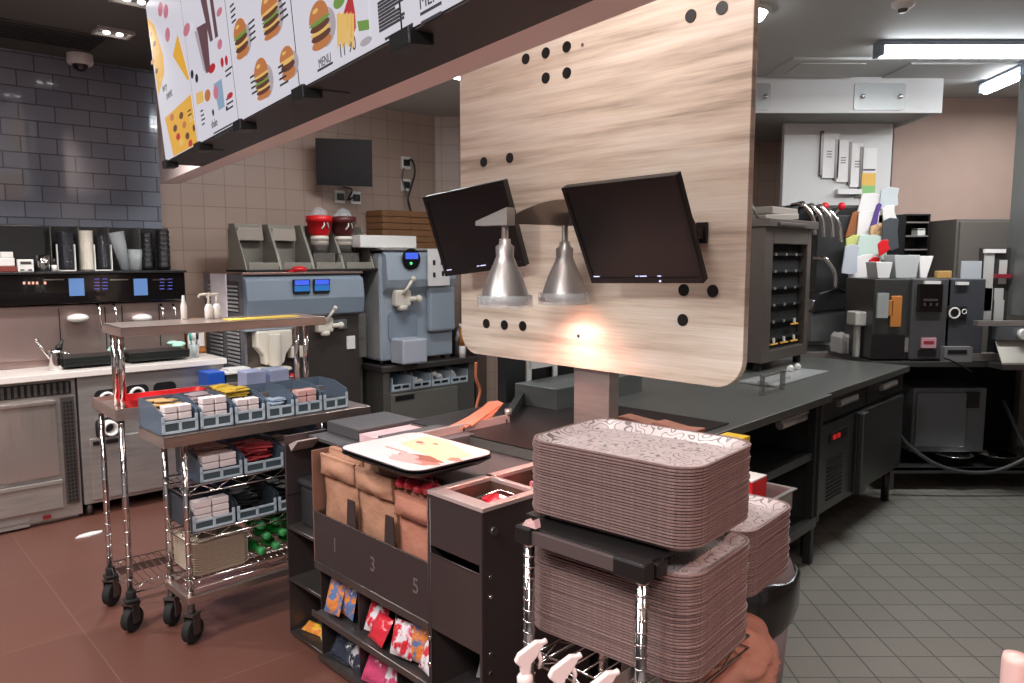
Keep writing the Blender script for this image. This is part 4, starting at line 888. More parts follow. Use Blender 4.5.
# red tray at the back left on the tall cart
t = thing(F1, 'red_tray', 'red plastic tray on the tall cart behind the bins', 'tray', (.27, .18, .957))
m = MB(); a0, a1, b0, b1 = .02, .40, .03, .22
m.loft([rrect(a0+.02, a1-.02, b0+.02, b1-.02, .03, .957), rrect(a0, a1, b0, b1, .03, .995), rrect(a0+.004, a1-.004, b0+.004, b1-.004, .03, .995), rrect(a0+.024, a1-.024, b0+.024, b1-.024, .03, .961)]); part(t, 'tray', m, RED)
for i, x in enumerate((.62, .74)):
    m = MB(); m.box(x, x+.10, .20, .32, .957, 1.04); solo(F1, 'clear_box', ['small clear lilac box at the back of the upper row, left one', 'small clear lilac box at the back of the upper row, right one'][i], 'box', (x+.05, .26, .957), m, mat('lilac_plastic', rgb(170, 180, 214), .3, alpha=.75), bev=.006)
# row A
labA = ['clear bin with four white packets on the upper wire shelf', 'clear bin with red and white sachets on the upper wire shelf', 'clear bin with black and white sachets on the upper wire shelf, next to the dispenser']
for i in range(5):
    x0 = .06+i*.19; x1 = x0+.18
    clear_bin(F2, x0, x1, .0, .26, .668, .05, .115, (labA+['dark bin fourth on the upper wire shelf', 'dark bin last on the upper wire shelf'])[i], 'bins on the upper wire shelf', None)
    if i == 0: sachets(F2, x0, x1, 0, .668+.05, 2, 2, 'white packet in the left bin of the upper wire shelf', PKT); sheets(F2, x0+.05, x1-.05, .10, .2, .75, 30, mat('dusty_pink', rgb(196, 160, 152), .6), 'heap of dusty pink sachets in the left bin of the upper wire shelf')
    if i == 1: sheets(F2, x0+.045, x1-.045, .04, .2, .69, 50, mat('red_sachet', rgb(196, 70, 78), .5), 'heap of red sachets on the upper wire shelf', sz=.07)
    if i == 2: sheets(F2, x0+.045, x1-.045, .04, .2, .69, 40, PKT, 'heap of pale sachets beside the red ones on the upper wire shelf', sz=.06)
# row B
for i in range(5):
    x0 = .02+i*.19; x1 = x0+.18
    clear_bin(F2, x0, x1, -.0, .26, .468, .05, .12, ['smoky bin with white packets on the middle wire shelf, left end', 'smoky bin of black lids on the middle wire shelf', 'smoky bin with black straws on the middle wire shelf', 'smoky bin fourth on the middle wire shelf', 'smoky bin last on the middle wire shelf'][i], 'bins on the middle wire shelf', None, mt=mat('smoky_bin', rgb(62, 70, 78), .3, alpha=.8))
    if i == 0: sachets(F2, x0, x1, 0, .468+.035, 3, 2, 'white packet in the left bin of the middle wire shelf', PKT)
    if i in (1, 2): sheets(F2, x0+.045, x1-.045, .05, .2, .49, 45, mat('black_lids', rgb(34, 38, 36), .3), ['', 'heap of black lids in the second bin of the middle wire shelf', 'heap of black lids in the third bin of the middle wire shelf'][i], sz=.06)
# bottom shelf: cardboard cup holders and green bottles
t0 = None
for k in range(13):
    z = .268+.0105*k; m = MB(); x0, x1, y0, y1 = .02, .27, .01, .25
    m.loft([rrect(x0+.012, x1-.012, y0+.012, y1-.012, .03, z), rrect(x0, x1, y0, y1, .03, z+.016), rrect(x0+.003, x1-.003, y0+.003, y1-.003, .03, z+.016), rrect(x0+.016, x1-.016, y0+.016, y1-.016, .03, z+.003)])
    if k == 12:
        for cx, cy in ((x0+.07, y0+.07), (x1-.07, y0+.07), (x0+.07, y1-.07), (x1-.07, y1-.07)): m.lathe([(.05, .014), (.035, .02), (.0, .02)], (cx, cy, z), 14)
        m.ball(((x0+x1)/2, (y0+y1)/2, z+.02), .03, 10)
    solo(F2, 'cup_carrier', 'topmost cardboard cup carrier of the stack on the low cart' if k == 12 else 'grey-beige cardboard cup carrier in the stack on the low cart', 'cup carrier', (.145, .145, z), m, mat('pulp_card', rgb(202, 184, 166), .85, bump=.3), 'cup carriers on the bottom shelf')
gb = None
k = 0
for row in range(3):
    for c in range(5):
        x = .33+c*.075+(row % 2)*.03; z = .30+row*.058
        M = Matrix.Translation((x, .02+.01*(k % 2), z)) @ Matrix.Rotation(R(-90), 4, 'X') @ Matrix.Rotation(R(4*(k % 3-1)), 4, 'Y')
        if gb is None:
            gb = bpy.data.objects.new('green_bottle', None); COL.objects.link(gb); BASE[gb.name] = (0, 0, 0)
            m = MB(); m.lathe([(0, .03), (.012, .032), (.013, .05), (.028, .085), (.029, .2), (0, .2)], n=16); part(gb, 'body', m, GREEN)
            m = MB(); m.lathe([(0, 0), (.017, 0), (.018, .02), (.018, .035), (0, .035)], n=14); part(gb, 'cap', m, mat('green_cap', rgb(70, 170, 96), .4))
            o = gb
        else: o = dup(gb)
        Wm = Matrix.Translation((F2.o[0], F2.o[1], 0)) @ Matrix.Rotation(F2.a, 4, 'Z') @ M
        o.matrix_world = Wm; o['category'] = 'bottle'; o['group'] = 'green bottles on the low cart'; o['label'] = 'green plastic bottle lying cap forward on the bottom shelf of the low cart'
        k += 1
# pump bottles on the tall cart's top shelf
for px, lb in ((209, 'white pump bottle standing on the tall cart top shelf, left one'), (217, 'white pump bottle standing on the tall cart top shelf, right one')):
    x, _ = F1.xz(px, 315, .2); z1 = F1.xz(px, 292, .2)[1]
    t = thing(F1, 'pump_bottle', lb, 'bottle', (x, .2, 1.313))
    h = z1-1.313; m = MB(); m.lathe([(0, 0), (.019, 0), (.019, h*.4), (.01, h*.55), (0, h*.55)], (x, .2, 1.313), 16); part(t, 'body', m, WHITE)
    m = MB(); m.cyl((x, .2, 1.313+h*.5), (x, .2, 1.313+h*.9), .005); m.tube([(x+.008, .2, 1.313+h*.93), (x-.04, .2, 1.313+h*.9), (x-.045, .2, 1.313+h*.8)], .006); part(t, 'pump', m, CREAM)
x, _ = F1.xz(184, 315, .25); m = MB(); m.lathe([(0, 0), (.014, 0), (.014, .06), (.007, .085), (.006, .11), (0, .11)], (x, .25, 1.313), 14); solo(F1, 'dropper_bottle', 'small pale bottle on the tall cart top shelf', 'bottle', (x, .25, 1.313), m, WHITE)
x, _ = F1.xz(245, 317, .1); m = MB(); m.box(x-.1, x+.25, .03, .12, 1.3125, 1.316, rot=('Z', 4)); solo(F1, 'yellow_strip', 'yellow paper strip on the top shelf of the tall cart', 'paper', (x, .08, 1.3125), m, YEL)

# ================================================================ BAG DISPENSER UNIT
BR = mat('bronze_metal', rgb(78, 68, 68), .42, .55, .04, 40, .08, 3)
EDGE = mat('worn_edge', rgb(196, 172, 166), .3, .9)
t = thing(FD, 'bag_dispenser', 'dark metal bag dispenser unit with cubbies and a front bag trough', 'dispenser unit', (.64, .25, .006))
DEP = .52
def edge(m, a, b, r=.0025): m.tube([a, b], r, 6)
# left open shelving, set a little back
m = MB(); m.box(0, .006, .01, DEP, .02, .865); m.box(.262, .268, .01, DEP, .02, .62); m.box(0, .268, DEP-.006, DEP, .02, .865); part(t, 'side_panel', m, BR, bev=.001)
for z in (.03, .265, .49): m = MB(); m.box(.006, .262, .012, DEP-.006, z-.012, z); edge(m, (.006, .012, z), (.262, .012, z)); part(t, 'shelf', m, STEELD)
m = MB(); m.box(.0, .268, .25, DEP, .845, .865); m.box(-.06, .02, .02, .10, .80, .868); m.bm.free()
m = MB(); m.prism([(.01, .87), (.20, .87), (.25, .84), (.25, .62), (.01, .62)], 'x', .0, .012); part(t, 'end_cheek', m, BR, bev=.002)
# trough
xa, xb = .268, 1.012
m = MB(); m.box(xa, xb, -.012, -.004, .425, .622); edge(m, (xa, -.012, .622), (xb, -.012, .622)); part(t, 'trough_front', m, BR, bev=.001)
m = MB(); m.box(xa, xb, .10, .108, .43, .86); m.box(xa, xb, -.004, .10, .425, .433); part(t, 'trough_back', m, BR)
m = MB(); m.box(xa-.006, xa, -.012, .15, .40, .86); part(t, 'trough_end', m, mat('worn_bronze', rgb(150, 116, 100), .45, .5))
for x in (.52, .76):
    m = MB(); m.prism([(x-.03, .622), (x+.03, .622), (x+.022, .72), (x-.022, .72)], 'y', -.0035, .002); part(t, 'bag_divider', m, BR)
m = MB(); m.box(xa, xb, -.016, .012, .395, .425); edge(m, (xa, -.016, .424), (xb, -.016, .424)); part(t, 'trough_rail', m, STEELD)
m = MB()
for cx, s in ((.40, '1'), (.65, '3'), (.90, '5')): m.text(s, .075, cx, -.0128, .50-.0, m=0)
part(t, 'number_marks', m, mat('worn_mark', rgb(100, 88, 87), .5))
# lower cubbies (two tiers) open to the front
m = MB(); m.box(xa, xb, DEP-.006, DEP, .02, .86); part(t, 'back_panel', m, BR)
for z in (.03, .215):
    m = MB(); m.box(xa, xb, -.03 if z > .1 else -.01, DEP-.006, z-.010, z); edge(m, (xa, -.03 if z > .1 else -.01, z+.01), (xb, -.03 if z > .1 else -.01, z+.01), .004); m.box(xa, xb, -.034 if z > .1 else -.014, -.03 if z > .1 else -.01, z-.01, z+.012); part(t, 'cubby_shelf', m, STEELD)
for x in (.52, .76): m = MB(); m.box(x-.003, x+.003, .02, DEP-.006, .215, .395); m.box(x-.003, x+.003, .02, DEP-.006, .03, .205); part(t, 'cubby_divider', m, BR)
m = MB(); m.box(xb-.002, xb+.012, -.03, DEP, .02, .86); edge(m, (xb+.012, -.03, .02), (xb+.012, -.03, .85)); edge(m, (xb-.002, -.03, .02), (xb-.002, -.03, .85), .0018); part(t, 'middle_upright', m, BR)
for z in (.30, .39): m = MB(); m.cyl((xb+.005, -.036, z), (xb+.005, -.03, z), .008, n=10); part(t, 'bolt', m, CHROME)
# right tower with packet tray on top
ya, yb, xr = -.03, .46, 1.268
m = MB(); m.box(xb+.012, xr-.008, ya, ya+.006, .70, .862); edge(m, (xb+.012, ya, .862), (xr, ya, .862)); part(t, 'tower_front', m, BR)
m = MB(); m.box(xb+.012, xr-.008, ya, ya+.006, .425, .672); edge(m, (xb+.012, ya, .673), (xr-.008, ya, .673), .003); m.box(xb+.012, xr-.008, ya+.05, ya+.056, .66, .72); part(t, 'tower_flap', m, BR)
m = MB(); m.box(xr-.008, xr, ya, yb, .02, .862); edge(m, (xr, ya, .02), (xr, ya, .862)); m.box(xr-.008, xr+.002, ya-.004, ya+.01, .02, .862); part(t, 'tower_side', m, BR)
for z in (.22, .36, .42, .60, .66): m = MB(); m.cyl((xr-.001, ya+.03, z), (xr+.004, ya+.03, z), .006, n=10); part(t, 'rivet', m, CHROME)
m = MB(); m.cyl((xr, ya+.04, .80), (xr+.012, ya+.04, .80), .013, n=14); part(t, 'side_bolt', m, STEELD)
for z in (.03, .22): m = MB(); m.box(xb+.012, xr-.008, ya+.004, yb, z-.01, z); edge(m, (xb+.012, ya+.004, z), (xr-.008, ya+.004, z)); part(t, 'tower_shelf', m, STEELD)
m = MB(); m.box(xb+.012, xr-.008, yb-.006, yb, .02, .86); part(t, 'tower_back', m, BR)
TOPM = mat('packet_tray_steel', rgb(214, 194, 190), .3, .55)
m = MB()
m.box(xb+.0, xr+.004, ya-.002, ya+.05, .862, .876); m.box(xb, xr+.004, yb-.03, yb, .862, .876); m.box(xb, xb+.035, ya+.05, yb-.03, .862, .876); m.box(xr-.028, xr+.004, ya+.05, yb-.03, .862, .876); m.box(xb, xr+.004, .205, .225, .862, .876)
part(t, 'tower_top_rim', m, TOPM, bev=.002)
m = MB(); m.box(xb+.02, xr-.015, ya+.03, yb-.02, .775, .780); m.box(xb+.03, xb+.035, ya+.03, yb-.02, .78, .862); m.box(xr-.022, xr-.018, ya+.03, yb-.02, .78, .862); m.box(xb+.03, xr-.02, ya+.045, ya+.05, .78, .862); m.box(xb+.03, xr-.02, .205, .21, .78, .862); m.box(xb+.03, xr-.02, yb-.03, yb-.025, .78, .862); part(t, 'packet_well', m, mat('well_brown', rgb(120, 96, 84), .4, .6))
m = MB(); m.tube([(xr-.05, ya+.07, .845), (xr-.05, .19, .845), (xb+.09, .20, .845), (xb+.10, ya+.1, .845)], .004); part(t, 'wire_divider', m, CHROME)
# top deck behind the trough
m = MB(); m.box(.02, xb-.004, .112, DEP-.01, .848, .86, m=0); part(t, 'top_deck', m, [mat('deck_slate', rgb(92, 90, 92), .45, .4)])
for a in (.02, .40): m = MB(); m.box(a, a+.24, .20, DEP-.02, .861, .9065); part(t, 'deck_block', m, MATS['deck_slate'], bev=.003)
m = MB(); m.box(.27, .38, .20, DEP-.02, .861, .892); part(t, 'deck_strip', m, mat('strip_pink_white', rgb(226, 190, 194), .5, var=.1, vscale=20))
m = MB(); m.prism([(.02, .835), (.08, .86), (.10, .86), (.04, .81)], 'y', .02, .12); part(t, 'bent_lip', m, TOPM)
# black box inside the left shelving
m = MB(); m.box(.03, .23, .06, .36, .491, .66); m.box(.02, .24, .05, .37, .66, .69); solo(FD, 'black_container', 'black lidded container on the upper left shelf of the bag dispenser', 'container', (.13, .2, .491), m, mat('container_black', rgb(40, 40, 44), .4), bev=.012)
for x, y in ((.03, .05), (.03, .48), (1.24, .02), (1.24, .42), (.64, .05), (.64, .48)):
    m = MB(); m.cyl((x, y, .006), (x, y, .022), .02); part(t, 'foot', m, BLACK)

# kraft bag bundles hanging in the trough
def bundle(x0, x1, top, label, mt):
    t = thing(FD, 'paper_bag_bundle', label, 'paper bags', ((x0+x1)/2, .04, .45), 'kraft bag bundles')
    def sheet(y, zt, zb, th, name, dx=0, fold=.02):
        m = MB(); nx, nz = 14, 16; P = {}
        for side in (0, 1):
            for i in range(nx+1):
                for j in range(nz+1):
                    u, v = i/nx, j/nz
                    x = x0+dx+(x1-x0)*u; z = zb+(zt-zb)*v
                    bul = .018*math.sin(math.pi*min(1, v*1.15))*math.sin(math.pi*u)**.6
                    nn = noise.noise(Vector((x*14, z*14+y*90, 3)))*.009+noise.noise(Vector((x*45, z*45, 9)))*.0025
                    P[side, i, j] = m._v((x+nn*.4, y+(th if side else -bul-nn), z+nn*.5*(v > .9)))
        for side in (0, 1):
            for i in range(nx):
                for j in range(nz): m._f([P[side, i, j], P[side, i+1, j], P[side, i+1, j+1], P[side, i, j+1]], True)
        for j in range(nz):
            m._f([P[0, 0, j], P[1, 0, j], P[1, 0, j+1], P[0, 0, j+1]]); m._f([P[0, nx, j], P[1, nx, j], P[1, nx, j+1], P[0, nx, j+1]])
        for i in range(nx):
            m._f([P[0, i, nz], P[1, i, nz], P[1, i+1, nz], P[0, i+1, nz]]); m._f([P[0, i, 0], P[1, i, 0], P[1, i+1, 0], P[0, i+1, 0]])
        return part(t, name, m, mt)
    sheet(.035, top-.012, .45, .05, 'bag_body')
    sheet(.012, top-.005, top-.085, .012, 'front_fold', .003)
    sheet(.045, top+.018, top-.06, .02, 'rear_fold', .012)
    return t
bundle(.282, .515, .855, 'kraft paper bag bundle at the left of the trough', KRAFT)
bundle(.525, .755, .85, 'kraft paper bag bundle in the middle of the trough', KRAFT)
bundle(.77, .99, .815, 'kraft paper bag bundle at the right of the trough, under red packs', KRAFTD)
REDP = mat('red_foil', rgb(196, 46, 64), .3, coat=.4, var=.25, vscale=60)
for k in range(5):
    x = .80+k*.042; m = MB(Matrix.Translation((x, .04, .845+.004*(k % 2))) @ Matrix.Rotation(R(20+8*k), 4, 'Z')); m.ball((0, 0, 0), .05, 14, sz=(.45, 1.1, .42)); m.box(-.006, .006, .05, .062, -.02, .02)
    solo(FD, 'red_packet', 'red and white foil packet lying on the right kraft bag bundle', 'packet', (x, .04, .83), m, REDP, 'red foil packets on the bag bundle')
# packs in the cubbies
def foilmix(mts):
    nm = 'foil_'+'_'.join(q.name.split('_')[-1] for q in mts)
    if nm in MATS: return MATS[nm]
    c = [tuple(q.node_tree.nodes['Principled BSDF'].inputs['Base Color'].default_value) for q in mts]
    mt = mat(nm, c[0], .26, coat=.5, bump=.6, bscale=45); nt = mt.node_tree; b = nt.nodes['Principled BSDF']
    tc = nt.nodes.new('ShaderNodeTexCoord'); n = nt.nodes.new('ShaderNodeTexNoise'); n.inputs['Scale'].default_value = 22; n.inputs['Detail'].default_value = 3; nt.links.new(tc.outputs['Object'], n.inputs[0])
    cr = nt.nodes.new('ShaderNodeValToRGB'); e = cr.color_ramp.elements; e[0].position = .42; e[0].color = c[2]; e[1].position = .5; e[1].color = c[0]; k = e.new(.60); k.color = c[0]; k = e.new(.64); k.color = c[1]
    nt.links.new(n.outputs[0], cr.inputs[0]); nt.links.new(cr.outputs[0], b.inputs['Base Color']); return mt
def packet(fr, x, y, z, w, h, th, rx, rz, mts, label, group, name='toy_packet', cat='packet'):
    M = Matrix.Translation((x, y, z)) @ Matrix.Rotation(R(rz), 4, 'Z') @ Matrix.Rotation(R(rx), 4, 'X'); m = MB(M); n = 10; P = {}
    sd = random.random()*50
    for s in (1, -1):
        for i in range(n+1):
            for j in range(n+1):
                u, v = i/n, j/n; f = (math.sin(math.pi*u)*math.sin(math.pi*v))**.5 if 0 < i < n and 0 < j < n else 0
                w_ = noise.noise(Vector((u*5+sd, v*5, s)))*.35
                P[s, i, j] = (w*(u-.5), -s*(th/2)*f*(1+w_)-s*.0006, h*v)
    for s in (1, -1):
        V = {k: m._v(p) for k, p in P.items() if k[0] == s}
        for i in range(n):
            for j in range(n):
                m.m = 0
                m._f([V[s, i, j], V[s, i+1, j], V[s, i+1, j+1], V[s, i, j+1]], True)
    return solo(fr, name, label, cat, (x, y, z), m, foilmix(mts), group)
F_OR = mat('foil_orange', rgb(216, 130, 60), .28, coat=.5); F_BL = mat('foil_blue', rgb(92, 116, 160), .28, coat=.5); F_RD = mat('foil_red', rgb(200, 44, 58), .28, coat=.5); F_WH = mat('foil_white', rgb(218, 214, 220), .28, coat=.5); F_DK = mat('foil_dark', rgb(44, 50, 64), .28, coat=.5); F_PK = mat('foil_pink', rgb(196, 70, 110), .28, coat=.5); F_GR = mat('foil_green', rgb(120, 140, 60), .3, coat=.5); F_YL = mat('foil_yellow', rgb(232, 180, 60), .3, coat=.5)
zc1, zc2 = .232, .036
G1, G2, G3 = 'foil packets in the upper cubbies', 'foil packets in the bottom cubbies', None
packet(FD, .36, .0, zc1, .09, .15, .03, -18, 8, [F_OR, F_RD, F_BL], 'orange and red foil packet at the left of the upper cubby', G1)
packet(FD, .42, .03, zc1, .10, .16, .03, -12, -6, [F_BL, F_WH, F_OR], 'tall blue foil packet behind the orange one in the left upper cubby', G1)
packet(FD, .60, .03, zc1, .10, .11, .04, -24, 10, [F_RD, F_RD, F_WH], 'dark red foil packet in the middle upper cubby', G1)
packet(FD, .66, -.005, zc1, .11, .10, .04, -30, -8, [F_RD, F_WH, F_RD], 'red and white striped foil packet in the middle upper cubby', G1)
packet(FD, .81, .0, zc1, .10, .12, .035, -16, 12, [F_RD, F_OR, F_WH], 'red foil packet with orange edge in the right upper cubby', G1)
packet(FD, .875, .02, zc1, .08, .15, .03, -10, 4, [F_OR, F_WH, F_BL], 'tall pale foil packet standing in the right upper cubby', G1)
packet(FD, .945, .0, zc1, .09, .10, .035, -22, -12, [F_WH, F_YL, F_RD], 'white foil packet with a yellow band at the right end of the upper cubby', G1)
packet(FD, .37, .02, zc2, .13, .11, .05, -34, 6, [F_DK, F_WH, F_DK], 'dark blue foil packet in the left bottom cubby', G2)
packet(FD, .46, .03, zc2, .11, .12, .05, -28, -9, [F_DK, F_BL, F_WH], 'silver and dark foil packet in the left bottom cubby, right of the dark blue one', G2)
packet(FD, .60, .02, zc2, .12, .12, .05, -30, 10, [F_PK, F_WH, F_PK], 'pink foil packet in the middle bottom cubby', G2)
packet(FD, .69, .03, zc2, .10, .13, .05, -22, -10, [F_PK, F_RD, F_WH], 'deep pink foil packet in the middle bottom cubby, right one', G2)
packet(FD, .10, .06, .034, .14, .05, .03, -64, 12, [F_YL, F_GR, F_OR], 'green and yellow foil packet on the bottom left shelf', G2)
packet(FD, .19, .05, .034, .12, .05, .03, -60, -22, [F_GR, F_WH, F_YL], 'yellow and white foil packet on the bottom left shelf, right one', G2)
for k in range(3):
    packet(FD, 1.12+.04*k, .12+.05*(k % 2), .23, .08, .09, .05, -30, 20-20*k, [mat('grey_film', rgb(150, 146, 150), .3), F_WH, MATS['grey_film']], 'crumpled grey film packet inside the dispenser tower', 'film packets in the tower')
# sauce packets in the tower top
for k, (x, y, mt, lb) in enumerate(((1.10, .05, CREAM, 'cream coloured round sauce tub in the tower top, left one'), (1.15, .025, CREAM, 'cream coloured sauce tub in the tower top, near the front rim'), (1.17, .12, F_RD, 'red sauce sachet in the tower top'), (1.12, .16, F_RD, 'red sauce sachet at the back of the tower top'))):
    m = MB()
    if k < 2: m.ball((x, y, .825), .034, 12, sz=(1, .9, .6)); m.box(x-.02, x+.02, y-.02, y+.02, .782, .82)
    else: m.box(x-.04, x+.04, y-.025, y+.025, .80, .835, rot=('X', 14)); m.box(x-.03, x+.03, y-.02, y+.02, .782, .80)
    solo(FD, 'sauce_tub' if k < 2 else 'sauce_sachet', lb, 'sauce', (x, y, .782), m, mt, bev=.003)
m = MB()
for k in range(8): m.box(1.06+random.random()*.1, 1.14+random.random()*.08, .25+.02*k, .265+.02*k, .783, .82+.02*random.random(), rot=('Z', 20))
solo(FD, 'pink_sachets', 'heap of pink and red sachets in the rear well of the dispenser tower', 'sachets', (1.13, .32, .783), m, [mat('rose_sachet', rgb(214, 120, 130), .5)], kind='stuff')

# tray with the printed paper on the dispenser
TRAYG = mat('tray_plastic_grey', rgb(120, 112, 112), .45)
def traypat():
    mt = bpy.data.materials.new('tray_pattern'); mt.use_nodes = True; nt = mt.node_tree; b = nt.nodes['Principled BSDF']; b.inputs['Roughness'].default_value = .32
    tc = nt.nodes.new('ShaderNodeTexCoord'); n = nt.nodes.new('ShaderNodeTexNoise'); n.inputs['Scale'].default_value = 19; n.inputs['Detail'].default_value = 1; nt.links.new(tc.outputs['Object'], n.inputs[0])
    ma = nt.nodes.new('ShaderNodeMath'); ma.operation = 'MULTIPLY'; ma.inputs[1].default_value = 9; nt.links.new(n.outputs[0], ma.inputs[0])
    fr = nt.nodes.new('ShaderNodeMath'); fr.operation = 'FRACT'; nt.links.new(ma.outputs[0], fr.inputs[0])
    cr = nt.nodes.new('ShaderNodeValToRGB'); e = cr.color_ramp.elements; e[0].position = 0; e[0].color = rgb(190, 180, 180); e[1].position = .66; e[1].color = rgb(190, 180, 180)
    k = e.new(.72); k.color = rgb(108, 99, 101); k = e.new(.84); k.color = rgb(108, 99, 101); k = e.new(.93); k.color = rgb(190, 180, 180)
    nt.links.new(fr.outputs[0], cr.inputs[0]); nt.links.new(cr.outputs[0], b.inputs['Base Color']); return mt
TRAYP = traypat()
TRAYE = mat('tray_rim', rgb(122, 100, 97), .55, var=.35, vscale=260)
def tray_mb(w=.437, d=.322, r=.062):
    x0, x1, y0, y1 = -w, 0, 0, d; m = MB(); n = 6
    def L(i, z): return rrect(x0+i, x1-i, y0+i, y1-i, max(.012, r-i*.6), z, n)
    m.loft([L(.028, 0), L(.004, .0165), L(.0008, .0172), L(0, .0182), L(0, .0215), L(.004, .0222), L(.008, .0205)], m=1, sm=False, cap1=False)
    m.loft([L(.008, .0205), L(.031, .0035), L(.035, .0025)], m=0, cap0=False)
    return m
proto_me = tray_mb().mesh('patterned_tray', [TRAYP, TRAYE])
def tray(fr, x, y, z, label, group, rz=0, name='patterned_tray', mesh=None):
    o = bpy.data.objects.new(name, mesh or proto_me); COL.objects.link(o); X, Y = fr.w(x, y); o.location = (X, Y, z); o.rotation_euler = (0, 0, fr.a+R(rz+(3 if fr is FT else 0))); o['label'] = label; o['category'] = 'tray'
    if group: o['group'] = group
    return o
black_me = tray_mb(w=.457, d=.357).mesh('black_tray', [BLACK, BLACK])
AX, AY = FD.l(*atz(415, 477, .93)); 
AX -= .006
tray(FD, AX, AY, .9075, 'lower dark grey tray of the pair lying on the bag dispenser', 'dark trays on the dispenser', mesh=black_me, name='serving_tray')
tray(FD, AX, AY, .919, 'upper dark grey tray on the bag dispenser, under the printed paper', 'dark trays on the dispenser', mesh=black_me, name='serving_tray')
AY0, AZ = AY, .919
TP = [mat('liner_paper', rgb(214, 198, 200), .55), mat('liner_yellow', rgb(212, 192, 158), .6), mat('liner_burger', rgb(196, 118, 104), .6), mat('liner_brown', rgb(150, 84, 66), .6), mat('liner_rose', rgb(222, 160, 158), .6)]
m = MB()
L0 = rrect(AX-.448, AX-.004, AY+.004, AY+.348, .05, AZ+.0225); L1 = rrect(AX-.448, AX-.004, AY+.004, AY+.348, .05, AZ+.0232); m.loft([L0, L1], m=0)
def flat(P, k, dz): m.m = k; m._f([m._v((AX+x, AY+y, AZ+.0232+dz)) for x, y in P])
def blob(cx, cy, rx, ry, k, dz, a0=0, jag=.0):
    flat([(cx+(rx*(1+jag*math.sin(5*t)))*math.cos(t+a0), cy+(ry*(1+jag*math.cos(3*t)))*math.sin(t+a0)) for t in [2*math.pi*i/22 for i in range(22)]], k, dz)
flat([(-.34, .19), (-.05, .14), (-.02, .26), (-.24, .335), (-.36, .33)], 1, .0002)
blob(-.12, .10, .10, .045, 2, .0003, jag=.15); blob(-.15, .075, .075, .03, 4, .0005, jag=.2); blob(-.10, .13, .07, .025, 3, .0006, jag=.2); blob(-.17, .11, .045, .02, 4, .0007); blob(-.03, .19, .028, .02, 2, .0004, jag=.2)
blob(-.30, .25, .018, .012, 3, .0004); blob(-.27, .24, .012, .010, 4, .0005); blob(-.24, .275, .014, .008, 3, .0005)
for k in range(14): m.m = 3; x = -.335+.009*k; m.box(AX+x, AX+x+.006, AY+.125-(k % 3)*.002, AY+.135, AZ+.0233, AZ+.0236, m=2)
for k in range(10): x, y = random.uniform(-.42, -.2), random.uniform(.04, .32); m.box(AX+x, AX+x+.03, AY+y, AY+y+.0012, AZ+.0233, AZ+.0235, m=4)
solo(FD, 'tray_liner', 'printed paper liner with burger picture and yellow field on the dispenser tray', 'paper', (AX-.2, AY+.17, AZ+.0225), m, TP)

# ================================================================ TRAY STACKS
PITCHT = .0066
n1 = 26; top1 = 1.182
for k in range(n1):
    z = top1-.0222-PITCHT*(n1-1-k)
    lab = 'topmost patterned tray of the upper stack, facing up' if k == n1-1 else 'patterned tray within the upper stack on the tray rack'
    tray(FT, 0+random.uniform(-.0015, .0015), .0+random.uniform(-.0015, .0015), z, lab, None if k == n1-1 else 'upper tray stack', rz=random.uniform(-.25, .25))
z1b = top1-.0222-PITCHT*(n1-1)
n2 = 35; top2 = .958; TX, TY = 0.004, .0
for k in range(n2):
    z = top2-.0222-PITCHT*(n2-1-k)
    tray(FT, TX+random.uniform(-.002, .002), TY+random.uniform(-.002, .002), z, 'topmost tray of the lower stack, partly covered by the upper stack' if k == n2-1 else 'patterned tray within the lower stack behind the chrome posts', None if k == n2-1 else 'lower tray stack', rz=random.uniform(-.3, .3))
z2b = top2-.0222-PITCHT*(n2-1)
n3 = 26; top3 = .935
for k in range(n3):
    z = top3-.0222-PITCHT*(n3-1-k)
    tray(FT, -.058+random.uniform(-.002, .002), .372+random.uniform(-.002, .002), z, 'topmost tray of the right rear stack' if k == n3-1 else 'patterned tray within the right rear stack', None if k == n3-1 else 'right rear tray stack', rz=random.uniform(-.3, .3))
z3b = top3-.0222-PITCHT*(n3-1)
# rack carrying the stacks
t = thing(FT, 'tray_rack', 'black cornered tray rack with chrome ringed posts under the tray stacks', 'rack', (-.2, .1, .006))
RX0, RX1, RY0, RY1 = -.392, -.062, -.078, .30
sh = z1b
for x, y in ((RX0+.015, RY0+.015), (RX1-.012, RY0+.015)):
    part(t, 'post', wire_post(x, y, .10, sh-.03, .026), CHROME)
for x, y in ((-.43, .30),): part(t, 'rear_post', wire_post(x, y, .10, sh-.03, .026), CHROME)
m = MB(); m.box(RX0, RX1, RY0, RY0+.012, sh-.034, sh-.004); part(t, 'front_rail', m, mat('rail_grey', rgb(108, 98, 98), .4, .6), bev=.001)
m = MB(); m.box(RX0, RX1-.004, RY0+.012, RY1, sh-.012, sh-.001); m.box(-.445, RX0, .0, RY1+.02, sh-.045, sh-.001); part(t, 'shelf', m, BLACK, bev=.002)
for a, b in ((RX0-.01, RX0+.035), (RX1-.07, RX1+.008)):
    m = MB(); m.box(a, b, RY0-.008, RY0+.03, sh-.038, sh+.003); part(t, 'corner_cap', m, BLACK, bev=.005)
m = MB(); m.box(RX1-.03, RX1+.012, RY0+.035, -.006, sh-.036, sh-.006); part(t, 'side_arm', m, BLACK, bev=.004)
zs = z2b-.004
m = wire_shelf(-.345, -.03, RY0+.01, .33, zs, .03); part(t, 'wire_shelf', m, CHROME)
m = MB(); m.box(-.46, -.10, .38, .62, z3b-.012, z3b-.001); m.box(-.44, -.41, .4, .43, .15, z3b-.012); m.box(-.44, -.41, .56, .59, .15, z3b-.012); m.box(-.47, -.1, .36, .64, .12, .15); part(t, 'rear_shelf', m, STEELD)
